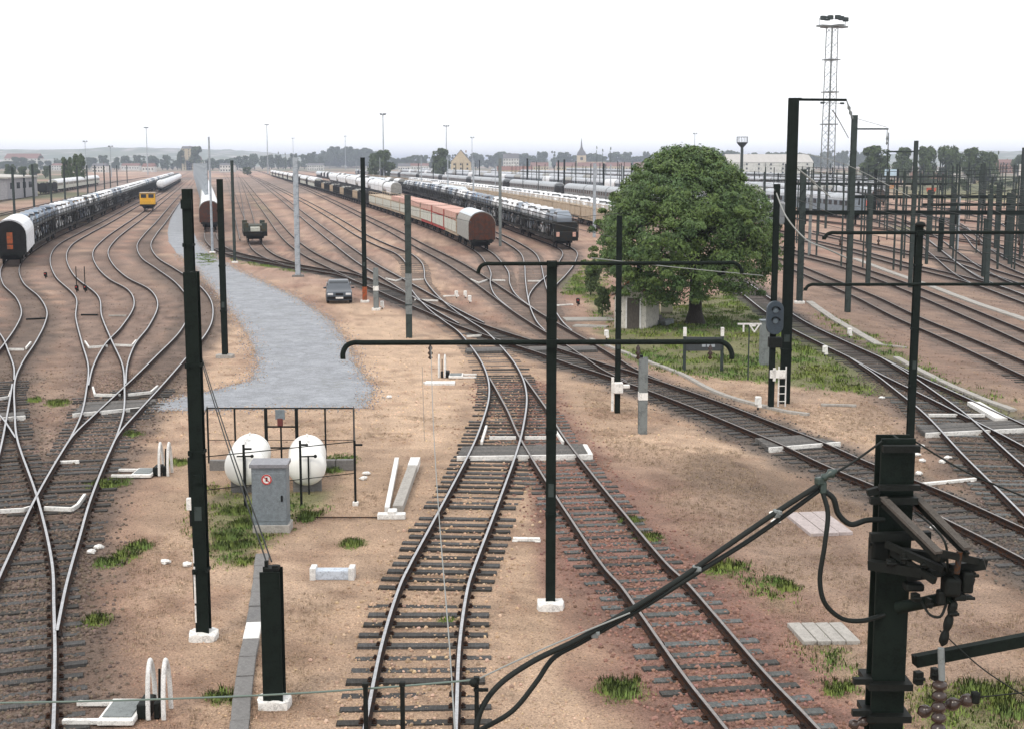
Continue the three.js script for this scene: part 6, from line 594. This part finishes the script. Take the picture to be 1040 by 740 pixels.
function tuftGeo(n, h, w, spread) { const pos = [], nor = []; for (let k = 0; k < n; k++) { const a = rnd() * 6.28, r = rnd() * spread, x = Math.cos(a) * r, z = Math.sin(a) * r, hh = h * rr(0.5, 1.2), l = rr(0.1, 0.7) * hh, dx = Math.cos(a + rr(-0.8, 0.8)), dz = Math.sin(a + rr(-0.8, 0.8)); const b = [x - dz * w, 0, z + dx * w], c = [x + dz * w, 0, z - dx * w], m1 = [x + dx * l * 0.35 - dz * w * 0.7, hh * 0.6, z + dz * l * 0.35 + dx * w * 0.7], m2 = [x + dx * l * 0.35 + dz * w * 0.7, hh * 0.6, z + dz * l * 0.35 - dx * w * 0.7], t = [x + dx * l, hh, z + dz * l]; pos.push(...b, ...c, ...m1, ...c, ...m2, ...m1, ...m1, ...m2, ...t); for (let i = 0; i < 9; i++) nor.push(dx * 0.5, 0.8, dz * 0.5); } const g = new THREE.BufferGeometry(); g.setAttribute('position', new THREE.Float32BufferAttribute(pos, 3)); g.setAttribute('normal', new THREE.Float32BufferAttribute(nor, 3)); return g; }
function scatter(name, label, cat, geo, pts, tone) { const im = new THREE.InstancedMesh(geo, new THREE.MeshStandardMaterial({ color: 0xffffff, roughness: 0.9, side: THREE.DoubleSide }), pts.length), m = new THREE.Matrix4(), c = new THREE.Color(), q = new THREE.Quaternion(); pts.forEach((a, i) => { q.setFromAxisAngle(V(0, 1, 0), rnd() * 6.28); m.compose(V(a[0], 0.0, a[1]), q, V(a[2], a[2] * rr(0.6, 1.3), a[2])); im.setMatrixAt(i, m); const t = tone(a); c.setRGB(t[0], t[1], t[2]); im.setColorAt(i, c); }); im.name = name; im.castShadow = im.receiveShadow = true; tag(im, label, cat, null, 'stuff'); scene.add(im); console.log(name, pts.length); }
{ const pts = []; GREEN.forEach(([pl, k, s], gi) => { const xs = pl.map(p => p.x), zs = pl.map(p => p.z), x0 = Math.min(...xs), x1 = Math.max(...xs), z0 = Math.min(...zs), z1 = Math.max(...zs), A = (x1 - x0) * (z1 - z0), n = Math.min(gi === 0 ? 26000 : 9000, A * (z1 > -40 ? 120 : 22)); for (let i = 0; i < n; i++) { const x = rr(x0, x1), z = rr(z0, z1), d = edgeDist(pl, x, z); if (z < -160 || d < -s * 0.6 || rnd() > k * sstep(-s, s, d) * sstep(0.32, 0.68, fbm(x * 0.8, z * 0.8)) * (gi === 1 ? 0.75 : 1.2)) continue; const [td] = nearTrack(x, z); if (td < 1.4) continue; pts.push([x, z, (z < -45 ? rr(0.9, 2.2) : rr(0.4, 1.3))]); } }); for (const [p, r] of SPOT) for (let i = 0; i < 170 * r * r + 26; i++) { const a = rnd() * 6.28, q = r * 0.75 * Math.pow(rnd(), 0.8); pts.push([p.x + Math.cos(a) * q, p.z + Math.sin(a) * q * 1.5, rr(0.5, 1.3) * (1.15 - q / r * 0.6)]); }
  scatter('grass', 'green grass and weeds growing between the tracks', 'grass', tuftGeo(12, 0.075, 0.009, 0.17), pts, a => { const v = rr(0.7, 1.35), y = fbm(a[0] * 0.7, a[1] * 0.7); return [lerp(0.09, 0.24, y) * v, lerp(0.21, 0.27, y) * v, 0.05 * v]; });
  const weeds = []; for (const [x, y, r] of [[238, 520, 0.5], [248, 532, 0.5], [232, 545, 0.4], [244, 555, 0.35], [226, 556, 0.3], [262, 522, 0.3], [345, 470, 0.55], [336, 478, 0.4], [318, 522, 0.35], [310, 528, 0.3], [140, 556, 0.3], [115, 572, 0.4], [128, 565, 0.3], [96, 632, 0.3], [59, 409, 0.5], [34, 407, 0.35], [358, 553, 0.3], [632, 697, 0.4], [628, 704, 0.35], [182, 470, 0.3], [112, 492, 0.6], [134, 442, 0.4], [740, 575, 0.4], [800, 597, 0.35], [850, 700, 0.4], [658, 547, 0.3], [640, 530, 0.3], [222, 707, 0.2], [960, 715, 0.4], [1000, 705, 0.5], [1030, 722, 0.5]]) { const p = gp(x, y), n = Math.round(26 * r * r * 4) + 6; for (let i = 0; i < n; i++) { const a = rnd() * 6.28, q = r * Math.sqrt(rnd()) * 0.8; weeds.push([p.x + Math.cos(a) * q, p.z + Math.sin(a) * q, rr(0.6, 1.3)]); } }
  scatter('weeds', 'clumps of taller bright green weeds around the tanks and tracks', 'weeds', tuftGeo(30, 0.13, 0.009, 0.19), weeds, a => { const v = rr(0.7, 1.3), y = fbm(a[0] * 2, a[1] * 2); return [lerp(0.11, 0.23, y) * v, lerp(0.2, 0.26, y) * v, 0.055 * v]; });
  const dry = []; for (let i = 0; i < 60000; i++) { const x = rr(-3, 16), z = -rr(18, 60); if (x > -z * 0.42 + 1) continue; const f = fbm(x * 0.35 + 7, z * 0.35, 3), right = x > 2.2 + (z + 20) * -0.02; if (f < 0.46 || !right) continue; const [td] = nearTrack(x, z); if (td < 2) continue; if (rnd() < sstep(-48, -60, z)) continue; dry.push([x, z, rr(0.2, 0.62)]); } for (let i = 0; i < 16000; i++) { const x = rr(-9, -1), z = -rr(18, 50), f = fbm(x * 0.5 + 17, z * 0.5, 3); if (f < 0.58 || Math.abs(x) > -z * 0.42) continue; const [td] = nearTrack(x, z); if (td < 2) continue; dry.push([x, z, rr(0.2, 0.6)]); }
  scatter('dry_grass', 'thin dry grass on the sandy ground between the tracks', 'grass', tuftGeo(8, 0.11, 0.006, 0.13), dry, a => { const v = rr(0.7, 1.35); return [0.36 * v, 0.275 * v, 0.185 * v]; }); }
renderer.render(scene, camera);
